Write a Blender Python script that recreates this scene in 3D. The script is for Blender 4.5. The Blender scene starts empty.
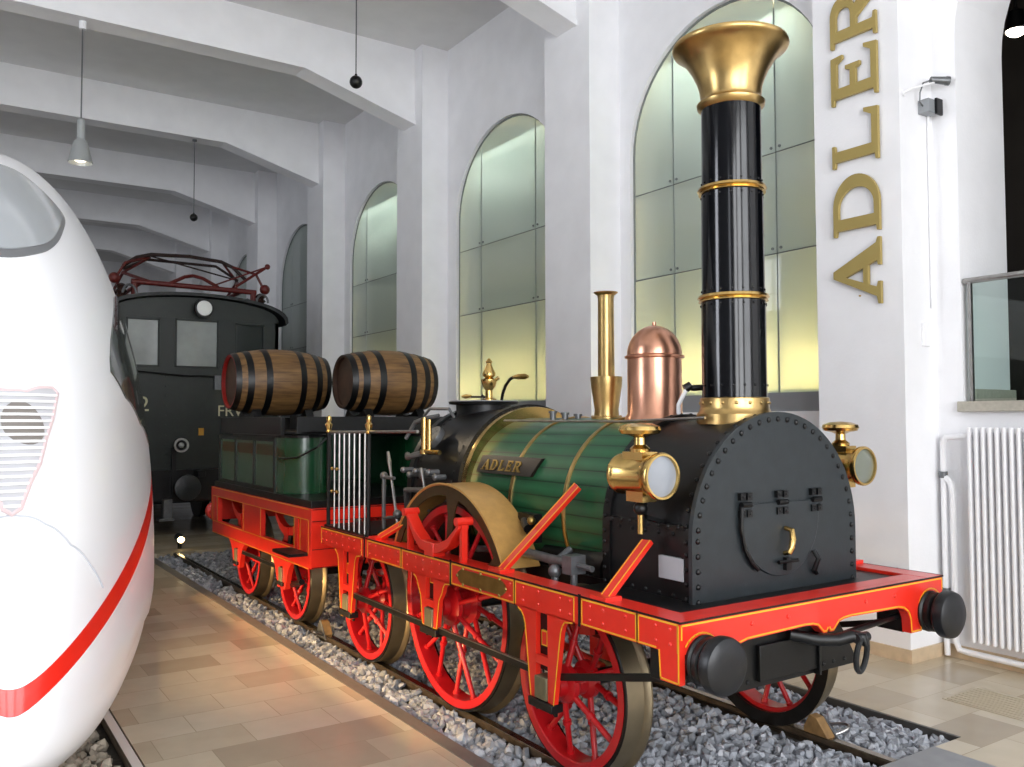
import bpy, bmesh, math, random
import numpy as np
from mathutils import Vector, Matrix
from mathutils.geometry import delaunay_2d_cdt
random.seed(4)
PI = math.pi
sc = bpy.context.scene
COL = sc.collection
R = math.radians

# ------------------------------------------------------------------ helpers
class MB:
    def __init__(s):
        s.v = []; s.f = []; s.m = []; s.cur = 0
    def add(s, vs, fs):
        o = len(s.v); s.v += [tuple(map(float, a)) for a in vs]
        for f in fs:
            s.f.append([i + o for i in f]); s.m.append(s.cur)
        return s
    def mat(s, i): s.cur = i; return s
    def box(s, x0, x1, y0, y1, z0, z1):
        if x0 > x1: x0, x1 = x1, x0
        if y0 > y1: y0, y1 = y1, y0
        if z0 > z1: z0, z1 = z1, z0
        return s.add([(x0,y0,z0),(x1,y0,z0),(x1,y1,z0),(x0,y1,z0),(x0,y0,z1),(x1,y0,z1),(x1,y1,z1),(x0,y1,z1)],
                     [(0,3,2,1),(4,5,6,7),(0,1,5,4),(1,2,6,5),(2,3,7,6),(3,0,4,7)])
    def prism(s, poly, axis, a, b):
        """poly of 2D points; axis X: (y,z), Y: (x,z), Z: (x,y); extruded from a to b"""
        n = len(poly)
        mk = {'X': lambda p, t: (t, p[0], p[1]), 'Y': lambda p, t: (p[0], t, p[1]), 'Z': lambda p, t: (p[0], p[1], t)}[axis]
        area = sum(poly[i][0]*poly[(i+1) % n][1] - poly[(i+1) % n][0]*poly[i][1] for i in range(n))
        if a > b: a, b = b, a
        flip = (area < 0) ^ (axis == 'Y')
        P = list(poly)[::-1] if flip else list(poly)
        vs = [mk(p, a) for p in P] + [mk(p, b) for p in P]
        fs = [tuple(range(n))[::-1], tuple(range(n, 2*n))]
        fs += [(i, (i+1) % n, n+(i+1) % n, n+i) for i in range(n)]
        return s.add(vs, fs)
    def frame(s, d):
        d = Vector(d).normalized()
        u = d.cross(Vector((0,0,1)))
        if u.length < 1e-4: u = Vector((1,0,0))
        u.normalize(); w = d.cross(u)
        return d, u, w
    def cyl(s, p, q, r, r2=None, n=20, caps=True):
        p = Vector(p); q = Vector(q); r2 = r if r2 is None else r2
        d, u, w = s.frame(q - p)
        vs = []
        for c, rr in ((p, r), (q, r2)):
            for i in range(n):
                t = 2*PI*i/n
                vs.append(c + (u*math.cos(t) + w*math.sin(t))*rr)
        fs = [(i, n+i, n+(i+1) % n, (i+1) % n) for i in range(n)]
        if caps: fs += [tuple(range(n)), tuple(range(n, 2*n))[::-1]]
        return s.add(vs, fs)
    def lathe(s, prof, c=(0,0,0), axis=(0,0,1), n=36, a0=0, a1=2*PI, closed=None, ref=None, loop=False):
        """prof: list of (r, h) along axis from c"""
        c = Vector(c); d, u, w = s.frame(axis)
        if ref is not None:
            u = Vector(ref).normalized(); w = d.cross(u)
        full = abs(a1 - a0 - 2*PI) < 1e-6
        k = n if full else n + 1
        vs = []
        for r, h in prof:
            for i in range(k):
                t = a0 + (a1 - a0)*i/n
                vs.append(c + d*h + (u*math.cos(t) + w*math.sin(t))*max(r, 1e-5))
        fs = []; m = len(prof)
        for j in range(m if loop else m - 1):
            j2 = (j+1) % m
            for i in range(n):
                i2 = (i+1) % k
                fs.append((j*k+i, j2*k+i, j2*k+i2, j*k+i2)[::-1] if False else (j*k+i, j*k+i2, j2*k+i2, j2*k+i))
        if not full and loop:
            fs += [tuple(j*k for j in range(m)), tuple(j*k+n for j in range(m))[::-1]]
        return s.add(vs, fs)
    def tube(s, pts, r, n=8, caps=True, loop=False):
        P = [Vector(p) for p in pts]; N = len(P); vs = []
        up = None
        for i in range(N):
            if loop: t = P[(i+1) % N] - P[i-1]
            else: t = P[min(i+1, N-1)] - P[max(i-1, 0)]
            t.normalize()
            if up is None:
                _, u, w = s.frame(t)
            else:
                u = (up - t*up.dot(t))
                if u.length < 1e-5: _, u, w = s.frame(t)
                u.normalize(); w = t.cross(u)
            up = u
            rr = r[i] if isinstance(r, (list, tuple)) else r
            for k in range(n):
                a = 2*PI*k/n; vs.append(P[i] + (u*math.cos(a) + w*math.sin(a))*rr)
        fs = []
        for i in range(N if loop else N-1):
            j = (i+1) % N
            for k in range(n):
                fs.append((i*n+k, i*n+(k+1) % n, j*n+(k+1) % n, j*n+k))
        if caps and not loop: fs += [tuple(range(n))[::-1], tuple(range((N-1)*n, N*n))]
        return s.add(vs, fs)
    def ball(s, c, r, n=16, m=10, sz=1.0):
        prof = [(r*math.sin(PI*i/m), -r*sz*math.cos(PI*i/m)) for i in range(m+1)]
        return s.lathe(prof, c, n=n)
    def rivet(s, c, nrm, r=.009):
        prof = [(r, 0), (r*.8, r*.45), (r*.35, r*.72), (0, r*.75)]
        return s.lathe(prof, c, nrm, n=8)
    def bar(s, p, q, w, t, side):
        """flat bar from p to q, width w across 'side', thickness t"""
        p = Vector(p); q = Vector(q); d = (q-p).normalized()
        a = Vector(side); a = (a - d*a.dot(d)).normalized(); b = d.cross(a)
        vs = []
        for c in (p, q):
            for i, j in ((-1,-1),(1,-1),(1,1),(-1,1)):
                vs.append(c + a*(w/2*i) + b*(t/2*j))
        return s.add(vs, [(0,3,2,1),(4,5,6,7),(0,1,5,4),(1,2,6,5),(2,3,7,6),(3,0,4,7)])
    def line(s, pts, axis, t, out, w=.008, closed=False):
        """painted pinstripe: thin ribbon along 2D pts lying on plane axis=t, raised 'out'"""
        n = len(pts)
        for i in range(n if closed else n-1):
            (a0, b0), (a1, b1) = pts[i], pts[(i+1) % n]
            L = math.hypot(a1-a0, b1-b0)
            if L < 1e-6: continue
            dx, dy = (a1-a0)/L, (b1-b0)/L
            nx, ny = -dy*w/2, dx*w/2
            ex, ey = dx*w/2, dy*w/2
            s.prism([(a0-ex+nx, b0-ey+ny), (a0-ex-nx, b0-ey-ny), (a1+ex-nx, b1+ey-ny), (a1+ex+nx, b1+ey+ny)], axis, t, t+out)
        return s

def arc(cx, cy, r, a0, a1, n=10, ry=None):
    ry = r if ry is None else ry
    return [(cx + r*math.cos(R(a0+(a1-a0)*i/n)), cy + ry*math.sin(R(a0+(a1-a0)*i/n))) for i in range(n+1)]

def build(name, mb, mats, parent=None, smooth=35, bevel=0, recalc=True, origin=None):
    me = bpy.data.meshes.new(name)
    base = Vector((0,0,0))
    if parent is not None: base = Vector(parent.get('_w', (0,0,0)))
    org = Vector(origin) if origin is not None else (base if parent is not None else Vector((0,0,0)))
    vs = [(v[0]-org[0], v[1]-org[1], v[2]-org[2]) for v in mb.v]
    me.from_pydata(vs, [], mb.f)
    if not isinstance(mats, (list, tuple)): mats = [mats]
    for m in mats: me.materials.append(m)
    me.polygons.foreach_set('material_index', mb.m)
    if recalc:
        bm = bmesh.new(); bm.from_mesh(me)
        bmesh.ops.recalc_face_normals(bm, faces=bm.faces)
        bm.to_mesh(me); bm.free()
    if smooth:
        me.polygons.foreach_set('use_smooth', [True]*len(me.polygons))
        me.set_sharp_from_angle(angle=R(smooth))
    me.update()
    o = bpy.data.objects.new(name, me); COL.objects.link(o)
    if parent is not None: o.parent = parent
    o.location = org - base
    o['_w'] = tuple(org)
    if bevel:
        b = o.modifiers.new('bevel', 'BEVEL'); b.width = bevel; b.segments = 2; b.limit_method = 'ANGLE'; b.angle_limit = R(40)
    return o

def thing(name, label, cat, loc=(0,0,0), group=None):
    o = bpy.data.objects.new(name, None); COL.objects.link(o)
    o.location = loc; o['_w'] = tuple(loc); o.empty_display_size = .2
    return tag(o, label, cat, group)
def tag(o, label, cat, group=None):
    o['label'] = label; o['category'] = cat
    if group: o['group'] = group
    return o
def struct(name, mb, mats, smooth=0, bevel=0):
    o = build(name, mb, mats, None, smooth, bevel); o['kind'] = 'structure'; return o
def stuff(o, label=None, cat=None):
    o['kind'] = 'stuff'
    if label: o['label'] = label; o['category'] = cat
    return o

# ------------------------------------------------------------------ materials
def srgb(h):
    h = h.lstrip('#'); c = [int(h[i:i+2], 16)/255 for i in (0,2,4)]
    return tuple((x/12.92 if x <= .04045 else ((x+.055)/1.055)**2.4) for x in c) + (1,)
def M(name, col, rough=.5, metal=0., noise=0., nscale=20., bump=0., bscale=60., coat=0., spec=.5, emit=None, estr=0., aniso=None, trans=0.):
    m = bpy.data.materials.new(name); m.use_nodes = True
    nt = m.node_tree; b = nt.nodes['Principled BSDF']
    c = srgb(col) if isinstance(col, str) else tuple(col)
    b.inputs['Base Color'].default_value = c
    b.inputs['Roughness'].default_value = rough; b.inputs['Metallic'].default_value = metal
    b.inputs['Coat Weight'].default_value = coat; b.inputs['Specular IOR Level'].default_value = spec
    b.inputs['Transmission Weight'].default_value = trans
    tc = nt.nodes.new('ShaderNodeTexCoord')
    if noise:
        t = nt.nodes.new('ShaderNodeTexNoise'); t.inputs['Scale'].default_value = nscale; t.inputs['Detail'].default_value = 5
        nt.links.new(tc.outputs['Object'], t.inputs['Vector'])
        r = nt.nodes.new('ShaderNodeValToRGB')
        r.color_ramp.elements[0].position = .3; r.color_ramp.elements[1].position = .7
        r.color_ramp.elements[0].color = tuple(x*(1-noise) for x in c[:3]) + (1,)
        r.color_ramp.elements[1].color = tuple(min(1, x*(1+noise)) for x in c[:3]) + (1,)
        nt.links.new(t.outputs['Fac'], r.inputs['Fac']); nt.links.new(r.outputs['Color'], b.inputs['Base Color'])
    if bump:
        t = nt.nodes.new('ShaderNodeTexNoise'); t.inputs['Scale'].default_value = bscale; t.inputs['Detail'].default_value = 4
        nt.links.new(tc.outputs['Object'], t.inputs['Vector'])
        bp = nt.nodes.new('ShaderNodeBump'); bp.inputs['Strength'].default_value = bump; bp.inputs['Distance'].default_value = .01
        nt.links.new(t.outputs['Fac'], bp.inputs['Height']); nt.links.new(bp.outputs['Normal'], b.inputs['Normal'])
    if emit:
        b.inputs['Emission Color'].default_value = srgb(emit); b.inputs['Emission Strength'].default_value = estr
    return m

PLASTER = M('white_plaster', '#efeff1', .8, noise=.03, nscale=3, bump=.12, bscale=40)
PLASTER_C = M('ceiling_plaster', '#dedede', .85, noise=.03, nscale=3)
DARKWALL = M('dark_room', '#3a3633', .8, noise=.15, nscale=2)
SILLM = M('sill_stone', '#b2ada0', .55, noise=.1, nscale=30)
BASEM = M('base_stone', '#c9b395', .4, noise=.1, nscale=12)
GREYPANEL = M('grey_panel', '#8d8f92', .5)
RED = M('red_paint', '#dc2b1c', .32, noise=.06, nscale=8, coat=.3)
REDW = M('red_wheel_paint', '#b8141a', .36, noise=.08, nscale=10, coat=.2)
YEL = M('yellow_pinstripe', '#e8a92a', .4)
BLACK = M('black_paint', '#070809', .38, noise=.2, nscale=25, spec=.4)
BLACKG = M('black_gloss', '#040508', .13, bump=.04, bscale=9, spec=.45)
BUFM = M('buffer_paint', '#101216', .36)
SMOKE = M('smokebox_paint', '#22282b', .38, noise=.15, nscale=14, bump=.06, bscale=70)
BRASS = M('brass', '#cfae6c', .22, 1., noise=.12, nscale=6)
BRASSB = M('brushed_brass', '#c4a56c', .3, 1., noise=.15, nscale=9)
BRASSD = M('dull_brass', '#a68c50', .34, 1., noise=.2, nscale=12)
COPPER = M('copper', '#d09a80', .28, 1., noise=.1, nscale=7)
STEEL = M('steel', '#a5a3a0', .3, 1., noise=.15, nscale=15)
TREAD = M('tyre_tread', '#8d8068', .42, .85, noise=.15, nscale=6)
TYREF = M('tyre_face', '#2c2a28', .28, .8, noise=.2, nscale=12)
RAILM = M('rail_steel', '#5c5042', .45, .6, noise=.3, nscale=18)
RAILT = M('rail_head', '#a8a29a', .22, 1., noise=.1, nscale=10)
GREYIRON = M('grey_iron', '#6e7072', .4, .6, noise=.15)
GLASSW = M('lamp_lens', '#8d9299', .12, coat=.5)
WHITE = M('white_metal', '#f2f2f4', .35)
ICEDARK = M('train_rubber', '#6d6f72', .35)
DGREEN = M('dark_green_paint', '#121c17', .45, noise=.25, nscale=9)
LGREEN = M('tank_green', '#164528', .25, coat=.5, noise=.12, nscale=5)
WOODD = M('chock_wood', '#8a6a40', .6, noise=.25, nscale=20)
CREAM = M('cream_lettering', '#c9c3a2', .5)
AXLEB = M('axle_box', '#77735a', .4, .4, noise=.15)
ORANGE = M('orange_marker', '#c9942c', .5)

def wood_lag():
    """green boiler cladding: planks along the barrel with dark joints"""
    m = bpy.data.materials.new('green_lagging'); m.use_nodes = True; nt = m.node_tree; b = nt.nodes['Principled BSDF']
    tc = nt.nodes.new('ShaderNodeTexCoord'); sx = nt.nodes.new('ShaderNodeSeparateXYZ'); nt.links.new(tc.outputs['Object'], sx.inputs[0])
    ns = nt.nodes.new('ShaderNodeTexNoise'); ns.inputs['Scale'].default_value = 4; nt.links.new(tc.outputs['Object'], ns.inputs['Vector'])
    at = nt.nodes.new('ShaderNodeMath'); at.operation = 'ARCTAN2'
    zz = nt.nodes.new('ShaderNodeMath'); zz.operation = 'SUBTRACT'; zz.inputs[1].default_value = 1.315
    nt.links.new(sx.outputs['Z'], zz.inputs[0]); nt.links.new(zz.outputs[0], at.inputs[0]); nt.links.new(sx.outputs['X'], at.inputs[1])
    mu = nt.nodes.new('ShaderNodeMath'); mu.operation = 'MULTIPLY'; mu.inputs[1].default_value = 40/(2*PI); nt.links.new(at.outputs[0], mu.inputs[0])
    fr = nt.nodes.new('ShaderNodeMath'); fr.operation = 'FRACT'; nt.links.new(mu.outputs[0], fr.inputs[0])
    r = nt.nodes.new('ShaderNodeValToRGB'); e = r.color_ramp.elements
    g = srgb('#1f5836'); g2 = srgb('#286843'); k = srgb('#07180d')
    e[0].position = 0; e[0].color = k; e[1].position = 1; e[1].color = k
    for p, c in ((.07, g), (.5, g2), (.93, g)):
        x = e.new(p); x.color = c
    nt.links.new(fr.outputs[0], r.inputs['Fac'])
    mx = nt.nodes.new('ShaderNodeMixRGB'); mx.blend_type = 'MULTIPLY'; mx.inputs[0].default_value = .35
    nt.links.new(r.outputs[0], mx.inputs[1]); nt.links.new(ns.outputs['Fac'], mx.inputs[2])
    nt.links.new(mx.outputs[0], b.inputs['Base Color'])
    b.inputs['Roughness'].default_value = .33; b.inputs['Coat Weight'].default_value = .2
    bp = nt.nodes.new('ShaderNodeBump'); bp.inputs['Strength'].default_value = .5; bp.inputs['Distance'].default_value = .01
    nt.links.new(r.outputs[0], bp.inputs['Height']); nt.links.new(bp.outputs[0], b.inputs['Normal'])
    return m
LAG = wood_lag()

def barrel_wood():
    m = bpy.data.materials.new('barrel_oak'); m.use_nodes = True; nt = m.node_tree; b = nt.nodes['Principled BSDF']
    tc = nt.nodes.new('ShaderNodeTexCoord'); mp = nt.nodes.new('ShaderNodeMapping'); mp.inputs['Scale'].default_value = (1.2, 9, 9)
    nt.links.new(tc.outputs['Object'], mp.inputs[0])
    ns = nt.nodes.new('ShaderNodeTexNoise'); ns.inputs['Scale'].default_value = 3; ns.inputs['Detail'].default_value = 6; nt.links.new(mp.outputs[0], ns.inputs['Vector'])
    r = nt.nodes.new('ShaderNodeValToRGB'); e = r.color_ramp.elements
    e[0].position = .3; e[0].color = srgb('#563c20'); e[1].position = .7; e[1].color = srgb('#86643a')
    nt.links.new(ns.outputs['Fac'], r.inputs[0])
    sx = nt.nodes.new('ShaderNodeSeparateXYZ'); nt.links.new(tc.outputs['Object'], sx.inputs[0])
    at = nt.nodes.new('ShaderNodeMath'); at.operation = 'ARCTAN2'; nt.links.new(sx.outputs['Z'], at.inputs[0]); nt.links.new(sx.outputs['Y'], at.inputs[1])
    mu = nt.nodes.new('ShaderNodeMath'); mu.operation = 'MULTIPLY'; mu.inputs[1].default_value = 22/(2*PI); nt.links.new(at.outputs[0], mu.inputs[0])
    fr = nt.nodes.new('ShaderNodeMath'); fr.operation = 'FRACT'; nt.links.new(mu.outputs[0], fr.inputs[0])
    r2 = nt.nodes.new('ShaderNodeValToRGB'); e = r2.color_ramp.elements
    e[0].position = 0; e[0].color = (.25,.25,.25,1); e[1].position = .06; e[1].color = (1,1,1,1); nt.links.new(fr.outputs[0], r2.inputs[0])
    mx = nt.nodes.new('ShaderNodeMixRGB'); mx.blend_type = 'MULTIPLY'; mx.inputs[0].default_value = 1
    nt.links.new(r.outputs[0], mx.inputs[1]); nt.links.new(r2.outputs[0], mx.inputs[2]); nt.links.new(mx.outputs[0], b.inputs['Base Color'])
    b.inputs['Roughness'].default_value = .5
    return m
OAK = barrel_wood()
OAKHEAD = M('barrel_head_dark', '#3a2416', .6, noise=.3, nscale=8)
REDHEAD = M('barrel_rim_red', '#8e1a14', .5, noise=.15)

def floor_mat():
    m = bpy.data.materials.new('floor_tiles'); m.use_nodes = True; nt = m.node_tree; b = nt.nodes['Principled BSDF']
    tc = nt.nodes.new('ShaderNodeTexCoord'); mp = nt.nodes.new('ShaderNodeMapping')
    mp.inputs['Location'].default_value = (-.036, .332, 0)
    nt.links.new(tc.outputs['Object'], mp.inputs[0])
    br = nt.nodes.new('ShaderNodeTexBrick')
    br.inputs['Scale'].default_value = 1; br.inputs['Brick Width'].default_value = .52; br.inputs['Row Height'].default_value = .345
    br.inputs['Mortar Size'].default_value = .0022; br.inputs['Bias'].default_value = -.1; br.offset = .5; br.inputs['Mortar Smooth'].default_value = .1
    br.inputs['Color1'].default_value = (0,0,0,1); br.inputs['Color2'].default_value = (1,1,1,1); br.inputs['Mortar'].default_value = (.5,.5,.5,1)
    nt.links.new(mp.outputs[0], br.inputs['Vector'])
    r = nt.nodes.new('ShaderNodeValToRGB'); e = r.color_ramp.elements; r.color_ramp.interpolation = 'LINEAR'
    e[0].position = 0; e[0].color = srgb('#b0a38e'); e[1].position = 1; e[1].color = srgb('#d2c7b2')
    x = e.new(.3); x.color = srgb('#c2b59e'); x = e.new(.65); x.color = srgb('#cbbfa9')
    nt.links.new(br.outputs['Color'], r.inputs[0])
    ns = nt.nodes.new('ShaderNodeTexNoise'); ns.inputs['Scale'].default_value = 6; ns.inputs['Detail'].default_value = 6; nt.links.new(tc.outputs['Object'], ns.inputs['Vector'])
    r3 = nt.nodes.new('ShaderNodeValToRGB'); r3.color_ramp.elements[0].color = (.86,.85,.83,1); r3.color_ramp.elements[1].color = (1.05,1.04,1.02,1)
    nt.links.new(ns.outputs['Fac'], r3.inputs[0])
    mx = nt.nodes.new('ShaderNodeMixRGB'); mx.blend_type = 'MULTIPLY'; mx.inputs[0].default_value = 1
    nt.links.new(r.outputs[0], mx.inputs[1]); nt.links.new(r3.outputs[0], mx.inputs[2])
    m2 = nt.nodes.new('ShaderNodeMixRGB'); m2.inputs[2].default_value = srgb('#a0937c')
    nt.links.new(br.outputs['Fac'], m2.inputs[0]); nt.links.new(mx.outputs[0], m2.inputs[1]); nt.links.new(m2.outputs[0], b.inputs['Base Color'])
    b.inputs['Roughness'].default_value = .22; b.inputs['Specular IOR Level'].default_value = .45
    return m
FLOOR = floor_mat()

def gravel_mat(name, cols):
    m = bpy.data.materials.new(name); m.use_nodes = True; nt = m.node_tree; b = nt.nodes['Principled BSDF']
    g = nt.nodes.new('ShaderNodeNewGeometry'); r = nt.nodes.new('ShaderNodeValToRGB'); e = r.color_ramp.elements
    e[0].position = 0; e[0].color = srgb(cols[0]); e[1].position = 1; e[1].color = srgb(cols[-1])
    for i, c in enumerate(cols[1:-1]):
        x = e.new((i+1)/(len(cols)-1)); x.color = srgb(c)
    nt.links.new(g.outputs['Random Per Island'], r.inputs[0]); nt.links.new(r.outputs[0], b.inputs['Base Color'])
    b.inputs['Roughness'].default_value = .75
    return m
GRAVEL = gravel_mat('grey_ballast', ['#6a6d72', '#94989f', '#aaaeb5', '#82868b', '#c2c4c9'])
GRAVELW = gravel_mat('warm_lit_ballast', ['#6b6255', '#94897a', '#aa9f8e', '#807666', '#beb3a2'])  # grey stones recoloured tan, warm light put into the colour

def frosted():
    """frosted sheet glass: part diffuse, part translucent, with a polished face"""
    m = bpy.data.materials.new('frosted_glass'); m.use_nodes = True; nt = m.node_tree
    nt.nodes.clear()
    out = nt.nodes.new('ShaderNodeOutputMaterial')
    df = nt.nodes.new('ShaderNodeBsdfDiffuse'); df.inputs[0].default_value = srgb('#cfdcd5')
    tl = nt.nodes.new('ShaderNodeBsdfTranslucent'); tl.inputs[0].default_value = srgb('#e6ece2')
    gl = nt.nodes.new('ShaderNodeBsdfGlossy'); gl.inputs['Roughness'].default_value = .03; gl.inputs[0].default_value = (1,1,1,1)
    a = nt.nodes.new('ShaderNodeMixShader'); a.inputs[0].default_value = .5
    nt.links.new(df.outputs[0], a.inputs[1]); nt.links.new(tl.outputs[0], a.inputs[2])
    fr = nt.nodes.new('ShaderNodeFresnel'); fr.inputs[0].default_value = 1.5
    c = nt.nodes.new('ShaderNodeMixShader'); nt.links.new(fr.outputs[0], c.inputs[0])
    nt.links.new(a.outputs[0], c.inputs[1]); nt.links.new(gl.outputs[0], c.inputs[2]); nt.links.new(c.outputs[0], out.inputs[0])
    return m
FROST = frosted()
def clear_glass(name, tint, alpha=.75, rough=.02):
    m = bpy.data.materials.new(name); m.use_nodes = True; nt = m.node_tree; nt.nodes.clear()
    out = nt.nodes.new('ShaderNodeOutputMaterial')
    tr = nt.nodes.new('ShaderNodeBsdfTransparent'); tr.inputs[0].default_value = srgb(tint)
    gl = nt.nodes.new('ShaderNodeBsdfGlossy'); gl.inputs['Roughness'].default_value = rough
    lw = nt.nodes.new('ShaderNodeLayerWeight'); lw.inputs[0].default_value = .5
    pw = nt.nodes.new('ShaderNodeMath'); pw.operation = 'POWER'; pw.inputs[1].default_value = 5; nt.links.new(lw.outputs['Facing'], pw.inputs[0])
    fr = nt.nodes.new('ShaderNodeMath'); fr.operation = 'MULTIPLY_ADD'; fr.inputs[1].default_value = .8; fr.inputs[2].default_value = .05; nt.links.new(pw.outputs[0], fr.inputs[0])
    c = nt.nodes.new('ShaderNodeMixShader'); nt.links.new(fr.outputs[0], c.inputs[0]); nt.links.new(tr.outputs[0], c.inputs[1]); nt.links.new(gl.outputs[0], c.inputs[2])
    nt.links.new(c.outputs[0], out.inputs[0])
    return m
RAILGLASS = clear_glass('railing_glass', '#f1f8f6')
LOCGLASS = M('cab_window_glass', '#969c9a', .08, coat=.6, noise=.2, nscale=2)

def train_white():
    m = bpy.data.materials.new('train_white_red_stripe'); m.use_nodes = True; nt = m.node_tree; b = nt.nodes['Principled BSDF']
    tc = nt.nodes.new('ShaderNodeTexCoord'); sx = nt.nodes.new('ShaderNodeSeparateXYZ'); nt.links.new(tc.outputs['Object'], sx.inputs[0])
    def mth(op, a, bb):
        n = nt.nodes.new('ShaderNodeMath'); n.operation = op
        for i, x in enumerate((a, bb)):
            if x is None: continue
            if isinstance(x, (int, float)): n.inputs[i].default_value = x
            else: nt.links.new(x, n.inputs[i])
        return n.outputs[0]
    y = mth('MAXIMUM', mth('ADD', sx.outputs['Y'], .125), 0); q = mth('SQRT', mth('MINIMUM', y, 3.0), None)
    up = mth('ADD', mth('MULTIPLY', q, .41), .83); lo = mth('ADD', mth('MULTIPLY', q, .36), .77)
    f = mth('MULTIPLY', mth('LESS_THAN', sx.outputs['Z'], up), mth('GREATER_THAN', sx.outputs['Z'], lo))
    mx = nt.nodes.new('ShaderNodeMixRGB'); mx.inputs[1].default_value = srgb('#f0f1f4'); mx.inputs[2].default_value = srgb('#e3271a')
    nt.links.new(f, mx.inputs[0]); nt.links.new(mx.outputs[0], b.inputs['Base Color'])
    b.inputs['Roughness'].default_value = .28; b.inputs['Coat Weight'].default_value = .25
    return m
ICEW = train_white()

# ------------------------------------------------------------------ hall
XW = 3.05            # window wall, inner face
XP = 2.597           # pillar faces
ZC = 7.74            # ceiling
YF, YB = -9.0, 31.0  # front and back ends of the hall
XL = -9.5
PILLARS = [(-3.85, -3.03), (.183, .971), (4.037, 4.921), (8.176, 9.051), (12.3, 13.15), (16.4, 17.25), (20.5, 21.35), (24.6, 25.45)]
PITS = [(-1.2, 1.396, -.868, 9.25), (-4.25, -2.665, -1.6, 14.0)]

# floor with the two track pits left open
fb = MB()
xs = [XL, -4.25, -2.665, -1.2, 1.396, XW+.7]
ys = [YF, -1.6, -.868, 9.25, 14.0, YB]
for i in range(len(xs)-1):
    for j in range(len(ys)-1):
        cx, cy = (xs[i]+xs[i+1])/2, (ys[j]+ys[j+1])/2
        if any(a < cx < b and c < cy < d for a, b, c, d in PITS): continue
        fb.box(xs[i], xs[i+1], ys[j], ys[j+1], -.3, 0)
for a, b, c, d in PITS: fb.box(a-.05, b+.05, c-.05, d+.05, -.36, -.3)
struct('floor', fb, FLOOR)
kb = MB(); kb.box(-1.2, -1.1, -.868, 9.25, -.2, .004)
struct('trim_1', kb, M('kerb_stone', '#6f6962', .5, noise=.1, nscale=10), bevel=.004)
kb = MB(); kb.box(1.372, 1.397, -.868, 9.25, -.28, .003)
struct('trim_2', kb, M('pit_edge_iron', '#4c4a46', .5, .4))
kb = MB(); kb.box(-1.2, 1.12, -1.75, -.868, -.02, .006)
struct('trim_3', kb, M('grey_floor_plate', '#8b8d90', .45, noise=.08, nscale=10), bevel=.003)

struct('ceiling', MB().box(XL, XW+.7, YF, YB, ZC, ZC+.2), PLASTER_C)
struct('wall_back', MB().box(XL, XW+.7, YB, YB+.3, 0, ZC), PLASTER)

# right wall: one bay after another, each with an arched opening
HW = 1.35; ZSP = 4.91; ZSILL = 1.94; WT = .72
bays = [(PILLARS[i][1], PILLARS[i+1][0]) for i in range(len(PILLARS)-1)]
BC = [(a+b)/2 for a, b in bays]
BC[0] = -1.37
wb = MB()
edges = [YF] + [(a+b)/2 for a, b in PILLARS] + [YB]
def arch_top(c, r=HW, zs=ZSP, n=28, rz=1.28):
    return [(c + r*math.cos(PI*i/n), zs + rz*math.sin(PI*i/n)) for i in range(n+1)]
wb.box(XW, XW+WT, YF, edges[1], 0, ZC)
wb.box(XW, XW+WT, edges[-2], YB, 0, ZC)
for k, c in enumerate(BC):
    y0, y1 = edges[k+1], edges[k+2]
    wb.box(XW, XW+WT, y0, y1, 0, ZSILL)
    poly = [(y0, ZSILL), (c-HW, ZSILL)] + arch_top(c)[::-1] + [(c+HW, ZSILL), (y1, ZSILL), (y1, ZC), (y0, ZC)]
    wb.prism(poly, 'X', XW, XW+WT)
    if k > 0: wb.box(XW+WT-.1, XW+WT, c-HW-.05, c+HW+.05, ZSILL-.05, ZC)   # masonry behind the glass
struct('wall_right', wb, PLASTER)
for (a, b) in PILLARS:
    struct('pillar', MB().box(XP, XW, a, b, 0, ZC), PLASTER)
# ceiling beams with a haunch running down to each pillar
for (a, b) in PILLARS[1:]:
    mb = MB()
    y0, y1 = a+.25, a+.62
    mb.prism([(XL, 7.05), (.78, 7.05), (XP+.2, 6.48), (XP+.2, ZC), (XL, ZC)], 'Y', y0, y1)
    mb.prism([(XL, 7.035), (.777, 7.035), (XP, 6.53), (XP, 6.60), (.80, 7.11), (XL, 7.11)], 'Y', y0-.03, y0+.02)
    struct('ceiling_beam', mb, PLASTER)
# baseboards
struct('baseboard_right', MB().box(XP-.018, XP+.01, .183, 4.0, 0, .1).box(XP-.018, XW, .163, .183, 0, .1).box(XW-.018, XW, -9, .165, 0, .1), BASEM)

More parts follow.
